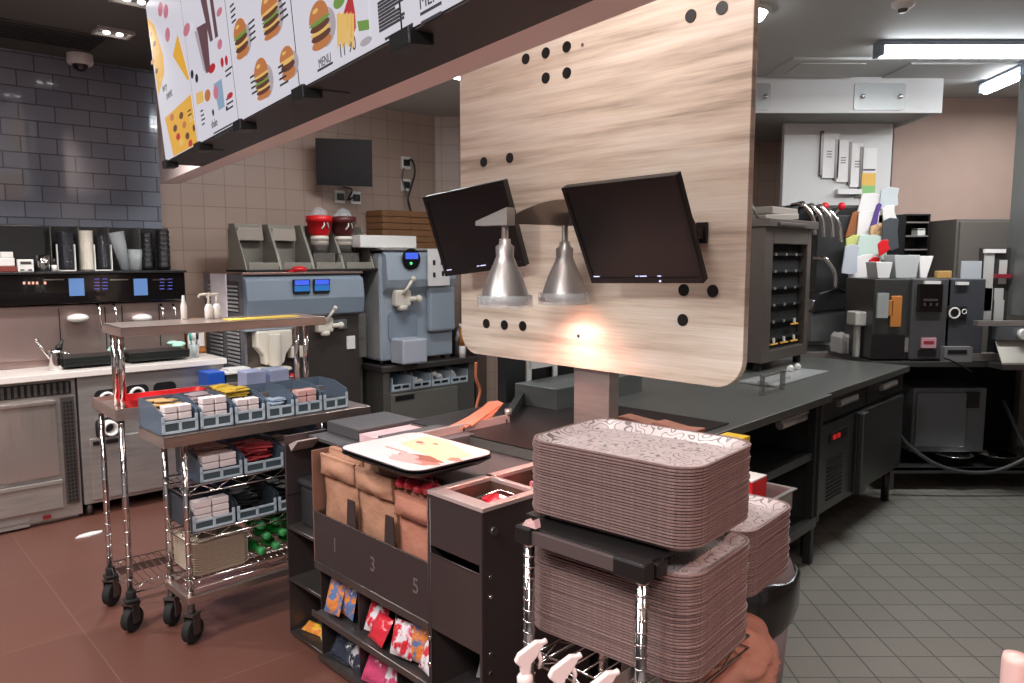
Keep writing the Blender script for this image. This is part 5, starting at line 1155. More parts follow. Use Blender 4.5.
for x, y in ((RX0+.015, RY0+.015), (RX1-.012, RY0+.015), (-.43, .30), (-.06, .67)):
    m = MB(); m.cyl((x, y-.015, .055), (x, y+.015, .055), .05, n=20); m.box(x-.02, x+.02, y-.02, y+.02, .08, .12); part(t, 'caster', m, RUBBER)
# little crumpled wrapper on the rack corner
m = MB(); m.prism([(-.385, sh+.004), (-.345, sh+.004), (-.35, sh+.024), (-.365, sh+.008), (-.375, sh+.018)], 'y', -.078, -.06); solo(FT, 'clear_wrapper', 'small crumpled clear wrapper at the left corner of the tray rack', 'wrapper', (-.365, -.07, sh+.004), m, mat('wrapper_pink', rgb(226, 190, 190), .3, alpha=.8))
# spray bottles hanging on the wire shelf
for i, (px, py) in enumerate(((527, 640), (561, 655), (598, 672))):
    Yp = 1.62-.12*i; X, z = aty(px, py, Yp); x, y = FT.l(X, Yp); y = -.13; X2, z = FT.xz(px-2, py+14, y); x = X2
    lab = ['white spray bottle hooked on the tray rack, left one', 'white spray bottle hooked on the tray rack, middle one', 'white spray bottle hooked on the tray rack, right one at the bottom edge'][i]
    t = thing(FT, 'spray_bottle', lab, 'spray bottle', (x, y, z-.28), 'spray bottles hanging on the tray rack')
    PW = mat('pinkish_white_plastic', rgb(232, 214, 212), .45)
    m = MB(); m.lathe([(0, 0), (.036, 0), (.038, .01), (.038, .13), (.030, .17), (.014, .19), (.014, .205), (0, .205)], (x, y, z-.28), 20); part(t, 'body', m, PW)
    m = MB(); m.lathe([(0, 0), (.017, 0), (.018, .022), (.012, .03), (0, .03)], (x, y, z-.075), 16); part(t, 'collar', m, PW)
    M = Matrix.Translation((x, y, z-.047)) @ Matrix.Rotation(R(60), 4, 'Z') @ Matrix.Scale(.82, 4)
    m = MB(M); m.prism([(-.012, 0), (.012, 0), (.016, .03), (.03, .045), (.05, .075), (.05, .088), (.03, .09), (-.02, .06), (-.03, .04), (-.014, .025)], 'y', -.009, .009); m.cyl((.045, 0, .08), (.062, 0, .087), .008); part(t, 'spray_head', m, PW, bev=.003)
    m = MB(M); m.tube([(.035, 0, .06), (.045, 0, .035), (.04, 0, .01)], [.007, .006, .004]); part(t, 'trigger', m, PW)
# crumpled kraft paper and the bin
def crumple(c, r, sz, seed):
    m = MB(); n = 56; P = []
    for i in range(n//2+1):
        row = []
        for j in range(n):
            th, ph = math.pi*i/(n//2), 2*math.pi*j/n; d = Vector((math.sin(th)*math.cos(ph), math.sin(th)*math.sin(ph), math.cos(th)))
            k = 1+.18*noise.noise(d*1.6+Vector((seed, 0, 0)))-.26*abs(noise.noise(d*2.0+Vector((0, seed, 0))))-.04*abs(noise.noise(d*5))
            row.append(m._v((c[0]+d.x*r*k*sz[0], c[1]+d.y*r*k*sz[1], c[2]+d.z*r*k*sz[2])))
        P.append(row)
    for i in range(n//2):
        for j in range(n): m._f([P[i][j], P[i][(j+1) % n], P[i+1][(j+1) % n], P[i+1][j]], True)
    bmesh.ops.remove_doubles(m.bm, verts=m.bm.verts, dist=1e-5)
    return m
GL = mat('glove_kraft', rgb(164, 116, 98), .8, var=.18, vscale=10, bump=.7, bscale=12)
m = crumple((-.15, .40, .58), .15, (1.15, 1.15, .74), 3); solo(FT, 'crumpled_paper_bag', 'crumpled brown paper bag below the tray stacks', 'paper bag', (-.15, .40, .46), m, GL)
m = MB(); m.box(-.40, .0, .22, .58, .435, .466); m.box(-.38, -.35, .24, .27, .006, .435); m.box(-.05, -.02, .53, .56, .006, .435); solo(FT, 'low_shelf', 'low steel shelf under the crumpled paper bag', 'shelf', (-.2, .4, .006), m, STEELD)
t = thing(W0, 'waste_bin', 'grey round waste bin with a black bag folded over its rim', 'bin', (.70, 2.42, .001))
BG = mat('bin_grey', rgb(120, 112, 114), .5)
m = MB(); m.lathe([(0, 0), (.17, 0), (.205, .56), (.19, .56), (.16, .02), (0, .02)], (.70, 2.42, .001), 36); part(t, 'body', m, BG)
m = MB(); pr = []
m.lathe([(.210, .44), (.222, .50), (.226, .60), (.215, .615), (.20, .60), (.19, .5)], (.70, 2.42, 0), 48)
for v in m.bm.verts:
    k = noise.noise(v.co*16)*.012; v.co.x += k; v.co.y += k; v.co.z += noise.noise(v.co*9+Vector((3, 0, 0)))*.05*(1 if v.co.z < .46 else .2)
part(t, 'bag', m, mat('black_bag', rgb(24, 24, 26), .25, coat=.4))
m = MB(); m.lathe([(.212, .60), (.20, .635), (.13, .70), (0, .72)], (.70, 2.42, 0), 36); part(t, 'lid', m, BG)

# ================================================================ PASS COUNTER
PSD = mat('pass_dark', rgb(58, 60, 60), .42, .6, .04, 30, .1, 4)
t = thing(FP, 'pass_counter', 'long dark steel pass counter with open shelving and a fridge section', 'counter', (.75, .55, .001))
m = MB()
m.prism([(-.90, 0), (1.02, 0), (1.02, .03), (2.42, .03), (2.42, 1.05), (-.90, 1.05)], 'z', .862, .90); part(t, 'top', m, mat('pass_top_steel', rgb(124, 125, 121), .32, .65, .05, 30, .08, 3), bev=.003)
m = MB(); m.box(-.88, .98, .06, .10, .56, .60); m.box(-.88, .98, .10, .95, .575, .585); part(t, 'middle_shelf', m, STEELP)
m = MB(); m.box(-.88, .98, .04, .08, .20, .25); m.box(-.88, .98, .08, .95, .21, .225); part(t, 'bottom_shelf', m, STEELP)
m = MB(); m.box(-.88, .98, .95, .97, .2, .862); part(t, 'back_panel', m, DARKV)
for x in (-.88, .94): m = MB(); m.box(x, x+.04, .05, .09, .001, .862); part(t, 'leg', m, PSD); m = MB(); m.box(x, x+.04, .93, .97, .001, .862); part(t, 'leg', m, PSD)
m = MB(); m.box(.985, 1.01, .04, .97, .22, .862); part(t, 'divider', m, STEELP)
m = MB(); m.box(1.01, 2.40, .08, .97, .22, .862); part(t, 'fridge_body', m, PSD)
m = MB(); m.box(1.03, 1.50, .05, .08, .25, .72, m=0)
for k in range(11): m.box(1.12, 1.34, .046, .051, .30+k*.022, .308+k*.022, m=1)
part(t, 'machine_panel', m, [STEELP, DARKV])
x, z = FP.xz(831, 443, .05); m = MB(); m.box(1.13, 1.38, .044, .05, .615, .665); part(t, 'display_bezel', m, BLACK)
m = MB()
for k in range(2): m.box(1.17+k*.06, 1.21+k*.06, .040, .045, .628, .652)
part(t, 'red_display', m, LEDR)
m = MB(); m.box(1.53, 2.36, .04, .08, .25, .72); part(t, 'fridge_door', m, STEELP, bev=.003)
m = MB(); m.box(1.53, 1.62, .005, .04, .25, .72); part(t, 'door_handle', m, STEELP, bev=.006)
for a, b in ((1.04, 1.68), (1.72, 2.38)):
    m = MB(); m.box(a, b, .055, .08, .745, .85); d = part(t, 'drawer', m, PSD, bev=.003)
    m = MB(); c = (a+b)/2; m.cyl((c-.13, .045, .815), (c+.13, .045, .815), .018); m.box(c-.13, c+.13, .03, .055, .825, .835); part(t, 'handle', m, STEEL, of=d)
for x0 in (-.35, .45):
    m = MB(); m.box(x0, x0+.32, .02, .06, .835, .85); m.cyl((x0+.02, .035, .82), (x0+.3, .035, .82), .02); part(t, 'under_handle', m, STEEL)
for x in (1.05, 2.35):
    for y in (.12, .9): m = MB(); m.cyl((x, y, .001), (x, y, .22), .025); part(t, 'foot', m, BLACK)
# things on open shelves
x, y = FP.xy(800, 520, .3)
m = MB(); m.box(.35, .62, .15, .45, .226, .36); solo(FP, 'grey_crate', 'grey crate on the bottom shelf of the pass counter', 'crate', (.48, .3, .226), m, mat('crate_grey', rgb(110, 112, 112), .5), bev=.01)
m = MB(); m.box(.05, .28, .15, .45, .226, .44); solo(FP, 'grey_tub', 'grey tub on the bottom shelf of the pass counter, left of the crate', 'tub', (.16, .3, .226), m, MATS['crate_grey'], bev=.02)
# screens standing behind: low cabinet and the dark divider
m = MB(); m.box(-.28, .42, .76, 1.02, .90, 1.0); solo(FP, 'raised_box', 'low grey steel box on the pass counter behind the steel post', 'box', (.0, .8, .90), m, mat('box_slate', rgb(104, 108, 106), .45, .5), bev=.003)
t = thing(FP, 'packaging_rack', 'white packaging rack with dark windows behind the steel post', 'rack', (.45, 1.16, .901))
m = MB(); x0, _ = FP.xz(535, 380, 1.0); x1, _ = FP.xz(578, 380, 1.0)
x0, x1 = x0-.0, x1+.06; zt_ = 1.02
m.box(x0, x1, 1.04, 1.05, 1.05, 1.13)
for k in range(3): a = x0+(x1-x0)*k/2; m.box(a-.012, a+.02, 1.04, 1.05, .901, 1.13)
m.box(x0, x1, 1.04, 1.10, .901, .93); part(t, 'frame', m, WHITE)
m = MB(); m.box(x0+.02, x1-.02, 1.06, 1.08, .93, 1.06); part(t, 'dark_packs', m, BLACK)
m = MB(); x0, _ = FP.xz(472, 400, 1.12); x1, _ = FP.xz(532, 400, 1.12)
m.box(-.15, .28, 1.20, 1.26, .006, 1.14); solo(FP, 'dark_partition', 'dark panel standing behind the fries bin under the wooden screen', 'panel', (.06, 1.13, .006), m, mat('partition_dark', rgb(34, 34, 34), .6))
# fries bin with sloping rim
t = thing(FP, 'fries_bin', 'dark fries bin with a pink-lit steel rim left of the pass counter', 'bin', (-.9, .6, .006))
P1 = FP.xy(385, 441, .93); P2 = FP.xy(508, 416, .93); P3 = FP.xy(529, 388, .93)
m = MB(); m.box(-.88, -.30, 1.055, 1.09, .02, .90); part(t, 'body', m, mat('bin_dark', rgb(50, 44, 44), .45, .5), bev=.004)
m = MB(); m.box(-.90, .0, .05, 1.04, .901, .905); part(t, 'well', m, mat('well_dark', rgb(44, 36, 36), .35, .4))
def rail(m, a, b, z0, z1, h=.028, w=.012):
    A, B = Vector(a), Vector(b); d = (B-A).normalized(); nn = Vector((-d.y, d.x))*w/2
    m.loft([[(A.x-nn.x, A.y-nn.y, z0-h), (A.x+nn.x, A.y+nn.y, z0-h), (A.x+nn.x, A.y+nn.y, z0), (A.x-nn.x, A.y-nn.y, z0)], [(B.x-nn.x, B.y-nn.y, z1-h), (B.x+nn.x, B.y+nn.y, z1-h), (B.x+nn.x, B.y+nn.y, z1), (B.x-nn.x, B.y-nn.y, z1)]])
m = MB(); rail(m, P1, P2, .935, .935, .03, .02); part(t, 'steel_rim', m, TOPM)
m = MB(); rail(m, P2, P3, .945, .975, .05, .03); part(t, 'side_rim', m, PSD)
m = MB(); m.tube([(P2[0], P2[1], .935), (P2[0], P2[1], .96)], .016); part(t, 'corner_knob', m, STEEL)
for u in (.6, .98):
    m = MB(); q = Vector(P1).lerp(Vector(P2), u); m.box(q.x-.01, q.x+.01, q.y-.01, q.y+.01, .905, .92); part(t, 'rim_post', m, PSD)
A0 = Vector(FP.xy(460, 427, .93)); A1 = Vector(FP.xy(503, 417, .93)); dd = (A1-A0).normalized(); ang = math.atan2(dd.y, dd.x)
for k in range(7):
    q = A0.lerp(A1, .25+.09*k); m = MB(Matrix.Translation((q.x, q.y, .905+.005*k)) @ Matrix.Rotation(ang+R(4*k-8), 4, 'Z') @ Matrix.Rotation(R(-9), 4, 'Y'))
    m.prism([(-.15, .025), (.13, .02), (.15, .055), (.13, .09), (-.12, .075)], 'z', .014, .020)
    solo(FP, 'fries_carton', 'flat orange fries carton in the fanned pile behind the steel rim', 'carton', (q.x, q.y, .905), m, mat('orange_carton', rgb(206, 126, 98), .6), 'orange fries cartons')
c0 = A0.lerp(A1, .5); m = MB(); m.box(c0.x-.12, c0.x+.12, c0.y+.04, c0.y+.12, .87, .895); m.box(c0.x-.02, c0.x+.02, c0.y+.06, c0.y+.10, .006, .87); solo(FP, 'carton_holder', 'narrow holder carrying the orange fries cartons', 'holder', (c0.x, c0.y+.08, .006), m, PSD)
cable(FP, [(476, 362), (476, 378), (480, 390), (477, 404), (475, 414)], 1.17, .008, 'orange_strap', 'orange strap hanging down beside the dark panel under the wooden screen', mat('orange_strap_mat', rgb(190, 110, 78), .5))
# folded brown cartons behind the upper tray stack
for i, (px0, px1, py) in enumerate(((620, 668, 418), (655, 700, 424))):
    a = FP.xy(px0, py, .92); b = FP.xy(px1, py+8, .92); c = ((a[0]+b[0])/2, (a[1]+b[1])/2); w = math.dist(a, b)/2
    M = Matrix.Translation((c[0], c[1], .9+.002)) @ Matrix.Rotation(math.atan2(b[1]-a[1], b[0]-a[0]), 4, 'Z')
    m = MB(M); m.prism([(-w, 0), (w*.9, 0), (w, .028), (w*.3, .022), (-w*.8, .034), (-w, .028)], 'y', -.03, .05)
    solo(FP, 'brown_bag', ['folded brown paper bag on the pass behind the upper tray stack, left one', 'folded brown paper bag on the pass behind the upper tray stack, right one'][i], 'paper bag', (c[0], c[1], .9), m, KRAFTD, bev=.006)
# pan with boxes on a small stand
q = FP.l(.845, 2.66)
t = thing(FP, 'pan_stand', 'small steel stand with a shallow pan right of the upper tray stack', 'stand', (q[0], q[1], .001))
m = MB(); a, b = q[0]-.30, q[0]+.13; c, d = q[1]-.10, q[1]+.18
m.box(a, b, c, d, .70, .705); m.box(a, b, c, c+.005, .705, .775); m.box(b-.005, b, c, d, .705, .775); m.box(a, a+.005, c, d, .705, .775); m.box(a, b, d-.005, d, .705, .775); m.box(a-.012, b+.012, c-.012, c, .772, .776); m.box(b, b+.012, c, d, .772, .776); part(t, 'pan', m, STEEL)
for x in (a+.02, b-.03):
    for y in (c+.02, d-.03): m = MB(); m.box(x, x+.015, y, y+.015, .001, .70); part(t, 'leg', m, PSD)
m = MB(); m.box(q[0]-.11, q[0]+.0, q[1]-.06, q[1]+.02, .706, .84, m=0); m.box(q[0]-.11, q[0]+.0, q[1]-.06, q[1]+.02, .84, .845, m=1); solo(FP, 'red_box', 'red box with a white top standing in the shallow pan', 'box', (q[0]-.05, q[1]-.02, .706), m, [RED, PAPER])
m = MB(); m.box(q[0]-.09, q[0]+.07, q[1]+.04, q[1]+.13, .706, .84, m=0); m.box(q[0]-.09, q[0]+.07, q[1]+.04, q[1]+.13, .84, .955, m=1); m.box(q[0]-.09, q[0]-.0, q[1]+.045, q[1]+.125, .955, .958, m=2); solo(FP, 'yellow_box', 'yellow and blue box behind the red box in the shallow pan', 'box', (q[0], q[1]+.08, .706), m, [mat('pale_blue_box', rgb(170, 184, 214), .5), mat('strong_yellow', rgb(236, 190, 40), .5), mat('strong_blue', rgb(60, 130, 210), .5)])

# ================================================================ KITCHEN EQUIPMENT ON THE PASS
# holding cabinet with dark shelves
t = thing(FP, 'holding_cabinet', 'tall steel food holding cabinet with dark open slots on the pass counter', 'holding cabinet', (1.85, .75, .901))
hx0, hx1, hy0, hy1 = 1.47, 2.16, .60, 1.02
FRM = mat('cabinet_frame', rgb(120, 112, 106), .4, .7)
m = MB(); z0, z1 = .955, 1.78
m.box(hx0, hx0+.11, hy0, hy1, z0, z1); m.box(hx1-.06, hx1, hy0, hy1, z0, z1); m.box(hx0+.11, hx1-.06, hy0, hy1, z1-.10, z1); m.box(hx0+.11, hx1-.06, hy0, hy1, z0, z0+.07); m.box(hx0+.11, hx1-.06, hy1-.02, hy1, z0+.07, z1-.10); part(t, 'frame', m, FRM, bev=.004)
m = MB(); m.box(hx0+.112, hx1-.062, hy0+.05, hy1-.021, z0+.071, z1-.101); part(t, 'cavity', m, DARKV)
for k in range(6):
    z = z0+.13+k*.105; m = MB(); m.box(hx0+.11, hx1-.06, hy0+.02, hy0+.05, z, z+.012); r = part(t, 'slot_rail', m, BLACK)
    for j in range(3):
        m = MB(); m.box(hx0+.18+j*.15, hx0+.205+j*.15, hy0+.015, hy0+.02, z-.002, z+.014, m=0)
        part(t, 'marker', m, mat('marker_grey', rgb(120, 117, 112), .5), of=r)
for k, (zz, n0) in enumerate(((z0+.10, 0), (z0+.21, 2))):
    m = MB()
    for j in range(n0, 3): m.box(hx0+.14+j*.15, hx0+.24+j*.15, hy0+.005, hy0+.016, zz, zz+.008, m=0); m.box(hx0+.18+j*.15, hx0+.195+j*.15, hy0+.005, hy0+.015, zz+.01, zz+.04, m=1)
    part(t, 'tray_tabs', m, [mat('gold_tab', rgb(214, 160, 70), .4, emit=.15), WHITE])
m = MB(); m.box(hx0-.02, hx1+.03, hy0-.03, hy1, z1+.001, z1+.05); m.box(hx0+.1, hx0+.5, hy0-.045, hy0-.03, z1+.01, z1+.03); part(t, 'top_tray', m, FRM, bev=.003)
for x in (hx0+.05, hx1-.05):
    for y in (hy0+.05, hy1-.05): m = MB(); m.cyl((x, y, .901), (x, y, .955), .025); part(t, 'foot', m, BLACK)
m = MB(); m.box(hx0+.1, hx1-.1, hy0+.05, hy0+.3, 1.832, 1.87, rot=('Y', -3)); m.box(hx0+.3, hx1+.0, hy0+.1, hy0+.35, 1.872, 1.92); solo(FP, 'foil_boxes', 'pair of flat grey boxes on top of the holding cabinet', 'box', (1.8, .75, 1.832), m, mat('flat_grey_box', rgb(140, 132, 124), .5), bev=.006)
m = MB(); m.tube([(hx0-.1, hy0+.1, 2.0), (hx0+.1, hy0+.1, 1.835)], .008); m.tube([(hx0-.02, hy0+.1, 1.96), (hx0+.16, hy0+.14, 1.835)], .007); solo(FP, 'tongs', 'pair of thin steel tongs standing at the left end on the holding cabinet', 'tongs', (hx0, hy0+.1, 1.835), m, STEEL)
for i in range(2):
    m = MB(); m.tube([(hx0-.25+.0, hy0+.25, 1.42-.45*i), (hx0-.06, hy0+.2, 1.42-.45*i)], .014); m.box(hx0-.3, hx0-.2, hy0+.2, hy0+.5, 1.28-.45*i, 1.40-.45*i)
    m.bm.free()
# things on the counter before it: white sheet tray, knobs, perspex stand
a = FP.xy(780, 378, .905); m = MB(); m.box(1.02, 1.75, .30, .52, .902, .912); m.box(1.04, 1.73, .32, .50, .912, .914); m.box(1.0, 1.3, .34, .40, .914, .93); solo(FP, 'prep_tray', 'shallow white steel prep tray on the pass counter before the holding cabinet', 'tray', (1.4, .4, .902), m, mat('tray_white_steel', rgb(190, 192, 192), .3, .5), bev=.003)
for i, px in enumerate((791, 798)):
    x, z = FP.xz(px, 356, .45); m = MB(); m.ball((x, .45, .934), .02, 12); m.cyl((x, .45, .914), (x, .45, .93), .008); solo(FP, 'white_ball', ['small white knob on the prep tray, left one', 'small white knob on the prep tray, right one'][i], 'knob', (x, .45, .914), m, WHITE)
m = MB(); x, _ = FP.xz(783, 370, .25); m.box(x-.012, x+.012, .24, .26, .901, 1.0); m.box(x-.25, x+.01, .235, .265, .995, 1.005); m.box(x-.25, x-.235, .24, .26, .901, .995); solo(FP, 'perspex_stand', 'low clear stand on the pass counter in front of the holding cabinet', 'stand', (x-.1, .25, .901), m, SMOKE)

# clamshell grills behind (frontal kitchen line)
def box_px(px0, px1, py0, py1, Y, d, mb=None, m=0):
    x0, z1 = aty(px0, py0, Y); x1, z0 = aty(px1, py1, Y); mb = mb or MB(); mb.box(x0, x1, Y, Y+d, z0, z1, m=m); return mb, x0, x1, z0, z1
GY = 5.85
x0, z1 = aty(806, 300, GY); x1, z0 = aty(872, 372, GY)
t = thing(W0, 'clamshell_grill', 'black double clamshell grill with curved chrome handles under the hood', 'grill', ((x0+x1)/2, GY+.3, .001))
m = MB(); m.box(x0-.1, x1+.02, GY, GY+.5, .12, .80); part(t, 'base', m, PSD, bev=.004)
m = MB(); m.box(x0-.1, x1+.02, GY-.02, GY+.5, .80, .88); part(t, 'plate', m, STEEL, bev=.004)
m, a, b, c, d = box_px(812, 858, 300, 342, GY, .45); part(t, 'lower_platen', m, mat('platen_steel', rgb(150, 152, 152), .3, .8), bev=.01)
m = MB(); x, z = aty(812, 300, GY-.02); X2, Z2 = aty(858, 345, GY-.02)
m.prism([(x, z-.1), (X2, z-.06), (X2, z+.02), (x+.2, z+.1), (x+.05, z+.05)], 'y', GY-.02, GY+.4); part(t, 'platen_hood', m, BLACK, bev=.01)
m, a, b, c, d = box_px(818, 862, 215, 298, GY+.1, .35); part(t, 'upper_housing', m, mat('housing_black', rgb(44, 44, 46), .5), bev=.01)
m, a, b, c, d = box_px(786, 862, 205, 222, GY+.15, .3); part(t, 'top_shroud', m, BLACK, bev=.02)
for px, py in ((803, 203), (812, 205), (821, 206), (829, 210)):
    P = []
    for dx, dy in ((0, 0), (7, 9), (11, 18), (12, 32)): X, Z_ = aty(px+dx, py+dy, GY-.08-.02*(dx > 3)); P.append((X, GY-.08-.02*(dx > 3), Z_))
    m = MB(); m.tube([(P[0][0], GY+.14, P[0][2])]+smooth(P), .016); part(t, 'chrome_handle', m, CHROME)
P = []
for dx, dy in ((0, 0), (6, 8), (10, 16), (11, 30)): X, Z_ = aty(825+dx, 258+dy, GY-.08); P.append((X, GY-.08, Z_))
m = MB(); m.tube([(P[0][0], GY+.12, P[0][2])]+smooth(P), .016); part(t, 'chrome_handle', m, CHROME)
for px in (826, 843):
    X, Z_ = aty(px, 206, GY); m = MB(); m.tube([(X-.06, GY+.1, Z_-.10), (X, GY+.02, Z_)], .008, m=0); m.ball((X, GY+.02, Z_), .03, 12, m=1); part(t, 'red_knob_lever', m, [STEEL, RED])
for xx in (x0, x1-.05):
    m = MB(); m.cyl((xx, GY+.1, .001), (xx, GY+.1, .12), .03); part(t, 'foot', m, BLACK)
m, a, b, c, d = box_px(845, 870, 322, 352, GY-.35, .2); 
for i in range(4):
    X0 = a+.045*i; mm = MB(Matrix.Translation((X0, GY-.3, .90)) ); mm.prism([(0, .0), (.04, 0), (.045, .12), (.02, .15), (-.005, .12)], 'y', 0, .18)
    solo(W0, 'white_scoop', 'white plastic scoop in the row at the end of the pass counter', 'scoop', (X0, GY-.25, .90), mm, mat('dull_white', rgb(190, 188, 184), .5), 'white scoops by the grill', bev=.008)
m.bm.free()
m, a, b, c, d = box_px(856, 874, 312, 326, 5.3, .15); m.prism([(b-.02, d-.02), (b+.14, d-.07), (b+.14, d-.10), (b-.02, c+.01)], 'y', 5.32, 5.38); m.box(a+.03, a+.06, 5.34, 5.40, .9, c)
solo(W0, 'white_dispenser_gun', 'white sauce gun pointing right at the end of the pass counter', 'dispenser', (a, 5.36, .9), m, mat('gun_white', rgb(206, 204, 198), .45), bev=.01)

# hood, white panel, tickets
t = thing(W0, 'extractor_hood', 'white extractor hood with two brushed access plates over the grills', 'hood', (2.1, 6.1, 2.64))
hx0_, ztop = aty(742, 82, 5.75); hx1_, zbot = aty(942, 113, 5.75)
m = MB(); m.box(.9, hx1_, 5.75, 5.77, zbot, CEIL-.002); m.box(.9, .92, 5.77, 7.34, zbot, CEIL-.002); m.box(hx1_-.02, hx1_, 5.77, 6.49, zbot, CEIL-.002); part(t, 'fascia', m, WHITEP, bev=.003)
m = MB(); m.box(.92, 3.04, 5.77, 7.34, zbot+.02, zbot+.04); m.box(3.04, hx1_-.02, 5.77, 6.49, zbot+.02, zbot+.04); part(t, 'soffit', m, mat('soffit_grey', rgb(140, 140, 136), .6))
for pa, pb in ((748, 770), (855, 905)):
    xa_, za_ = aty(pa, 83, 5.74); xb_, zb_ = aty(pb, 110, 5.74); M = Matrix.Identity(4)
    m = MB(); m.prism([(p[0], p[1]) for p in rrect(xa_, xb_, zb_, za_, .02)], 'y', 5.742, 5.75); pl = part(t, 'access_plate', m, mat('plate_steel', rgb(160, 160, 158), .42, .6))
    for xx in ((xa_+.06, xb_-.04) if pa > 800 else (xb_-.04,)): m = MB(); m.ball((xx, 5.733, (za_+zb_)/2), .018, 12); part(t, 'knob', m, CHROME, of=pl)
m, a, b, c, d = box_px(784, 892, 110, 400, 6.30, .06)
m.bm.free(); a, b = aty(784, 150, 6.3)[0], aty(892, 150, 6.3)[0]; m = MB(); m.box(a, b, 6.30, 6.36, .006, zbot+.018); wp = solo(W0, 'partition_wall', 'white wall panel beneath the hood carrying paper strips', 'panel', ((a+b)/2, 6.33, .006), m, WHITEP)
for i, (pa, pb, ya_, yb_) in enumerate(((824, 838, 132, 178), (838, 850, 140, 182), (852, 862, 143, 187), (863, 875, 148, 198))):
    t2 = thing(W0, 'paper_strip', ['white paper strip with dark print on the panel, leftmost of four', 'white paper strip on the panel, second from the left', 'white paper strip on the panel, third from the left', 'paper strip with orange and green bands on the panel, rightmost'][i], 'paper', (aty((pa+pb)/2, yb_, 6.27)[0], 6.28, aty(pa, yb_, 6.28)[1]), 'paper strips on the white panel')
    m, a, b, c, d = box_px(pa, pb, ya_, yb_, 6.275, .004, m=0)
    if i == 3: m.box(a+.002, b-.002, 6.273, 6.276, c+.25*(d-c), c+.5*(d-c), m=3); m.box(a+.002, b-.002, 6.273, 6.276, c+.05*(d-c), c+.25*(d-c), m=4); m.box(a+.01, b-.01, 6.272, 6.275, c+.55*(d-c), c+.58*(d-c), m=1)
    else:
        for k in range(3): m.box(a+.03, a+.07, 6.273, 6.276, c+(d-c)*(.45+.06*k), c+(d-c)*(.47+.06*k), m=1)
    part(t2, 'sheet', m, [PAPER, BLACK, RED, mat('orange_band', rgb(226, 180, 90), .6), mat('green_band', rgb(140, 190, 120), .6)])
    m = MB(); m.box(a-.02, a, 6.27, 6.299, c+.02, d+.01); part(t2, 'clip', m, STEELD)  # dark strip standing in for the shadow along the sheet's left edge
m, a, b, c, d = box_px(838, 862, 189, 194, 6.24, .05); solo(W0, 'white_tray_papers', 'small pile of papers below the paper strips', 'papers', ((a+b)/2, 6.26, c), m, PAPER)
# cluster of bags and notes hanging at the right edge of the panel
CLU = [(862, 196, 880, 214, 'white_bag', 'crumpled white paper bag at the top of the hanging cluster', PAPER), (882, 190, 896, 206, 'clear_bag', 'clear plastic bag at the upper right of the hanging cluster', mat('bag_film', rgb(190, 196, 198), .4)), (884, 208, 894, 222, 'white_disc', 'round white lid in the hanging cluster', WHITE), (850, 214, 857, 234, 'amber_card', 'amber brown card at the left of the hanging cluster', mat('amber_card', rgb(150, 90, 50), .6)), (860, 214, 876, 236, 'paper_note', 'slanted white note in the middle of the hanging cluster', PAPER), (874, 206, 878, 226, 'purple_strip', 'narrow purple strip in the hanging cluster', mat('purple', rgb(84, 54, 130), .6)), (872, 226, 888, 242, 'patterned_card', 'colourful patterned card in the hanging cluster', mat('multi_card', rgb(186, 150, 110), .6, var=.6, vscale=30)), (848, 238, 862, 256, 'yellow_green_note', 'yellow green note in the hanging cluster', mat('lime_note', rgb(196, 200, 120), .6)), (860, 238, 884, 258, 'mint_note', 'pale mint paper in the hanging cluster', mat('mint_note', rgb(190, 208, 198), .6)), (884, 222, 896, 248, 'dark_bag', 'dark grey bag at the right of the hanging cluster', mat('dark_bag', rgb(64, 68, 72), .5)), (852, 258, 878, 276, 'white_carton', 'white carton with brown stripe at the bottom of the hanging cluster', PAPER), (870, 260, 878, 278, 'red_carton', 'red carton side at the bottom right of the hanging cluster', RED), (845, 248, 856, 272, 'grey_white_bag', 'pale bag at the lower left of the hanging cluster', mat('pale_bag', rgb(180, 184, 192), .6)), (879, 242, 888, 252, 'red_tag', 'small red tag at the right of the hanging cluster', RED)]
for i, (a_, b_, c_, d_, nm, lb, mt) in enumerate(CLU):
    Y = 5.98-.022*i; x0, z1 = aty(a_, b_, Y); x1, z0 = aty(c_, d_, Y); w, h = (x1-x0)*1.3, (z1-z0)*1.22
    sd = i*3.7; m = MB(Matrix.Translation(((x0+x1)/2, Y, (z0+z1)/2)) @ Matrix.Rotation(R(random.uniform(-14, 14)), 4, 'Y'))
    m.prism([(-w/2, -h/2+.02*math.sin(sd)), (w*.1, -h/2), (w/2, -h/2+.02), (w/2-.01, h*.1), (w/2, h/2), (0, h/2+.01), (-w/2+.01, h/2-.01)], 'y', -.006, .010)
    solo(W0, nm, lb, 'bag' if 'bag' in nm else 'card', ((x0+x1)/2, Y, z0), m, mt, bev=.004)
m = MB(); x, z = aty(868, 300, 6.05); m.cyl((x, 6.05, .006), (x, 6.05, 2.05), .015); m.box(x-.14, x+.18, 6.03, 6.07, 2.05, 2.07); m.box(x-.14, x+.18, 6.03, 6.07, 1.6, 1.62); m.box(x-.1, x+.1, 5.95, 6.15, .006, .02); solo(W0, 'hanging_rail', 'thin pole rack that holds the cluster of bags and notes', 'rack', (x, 6.05, .006), m, STEELD)

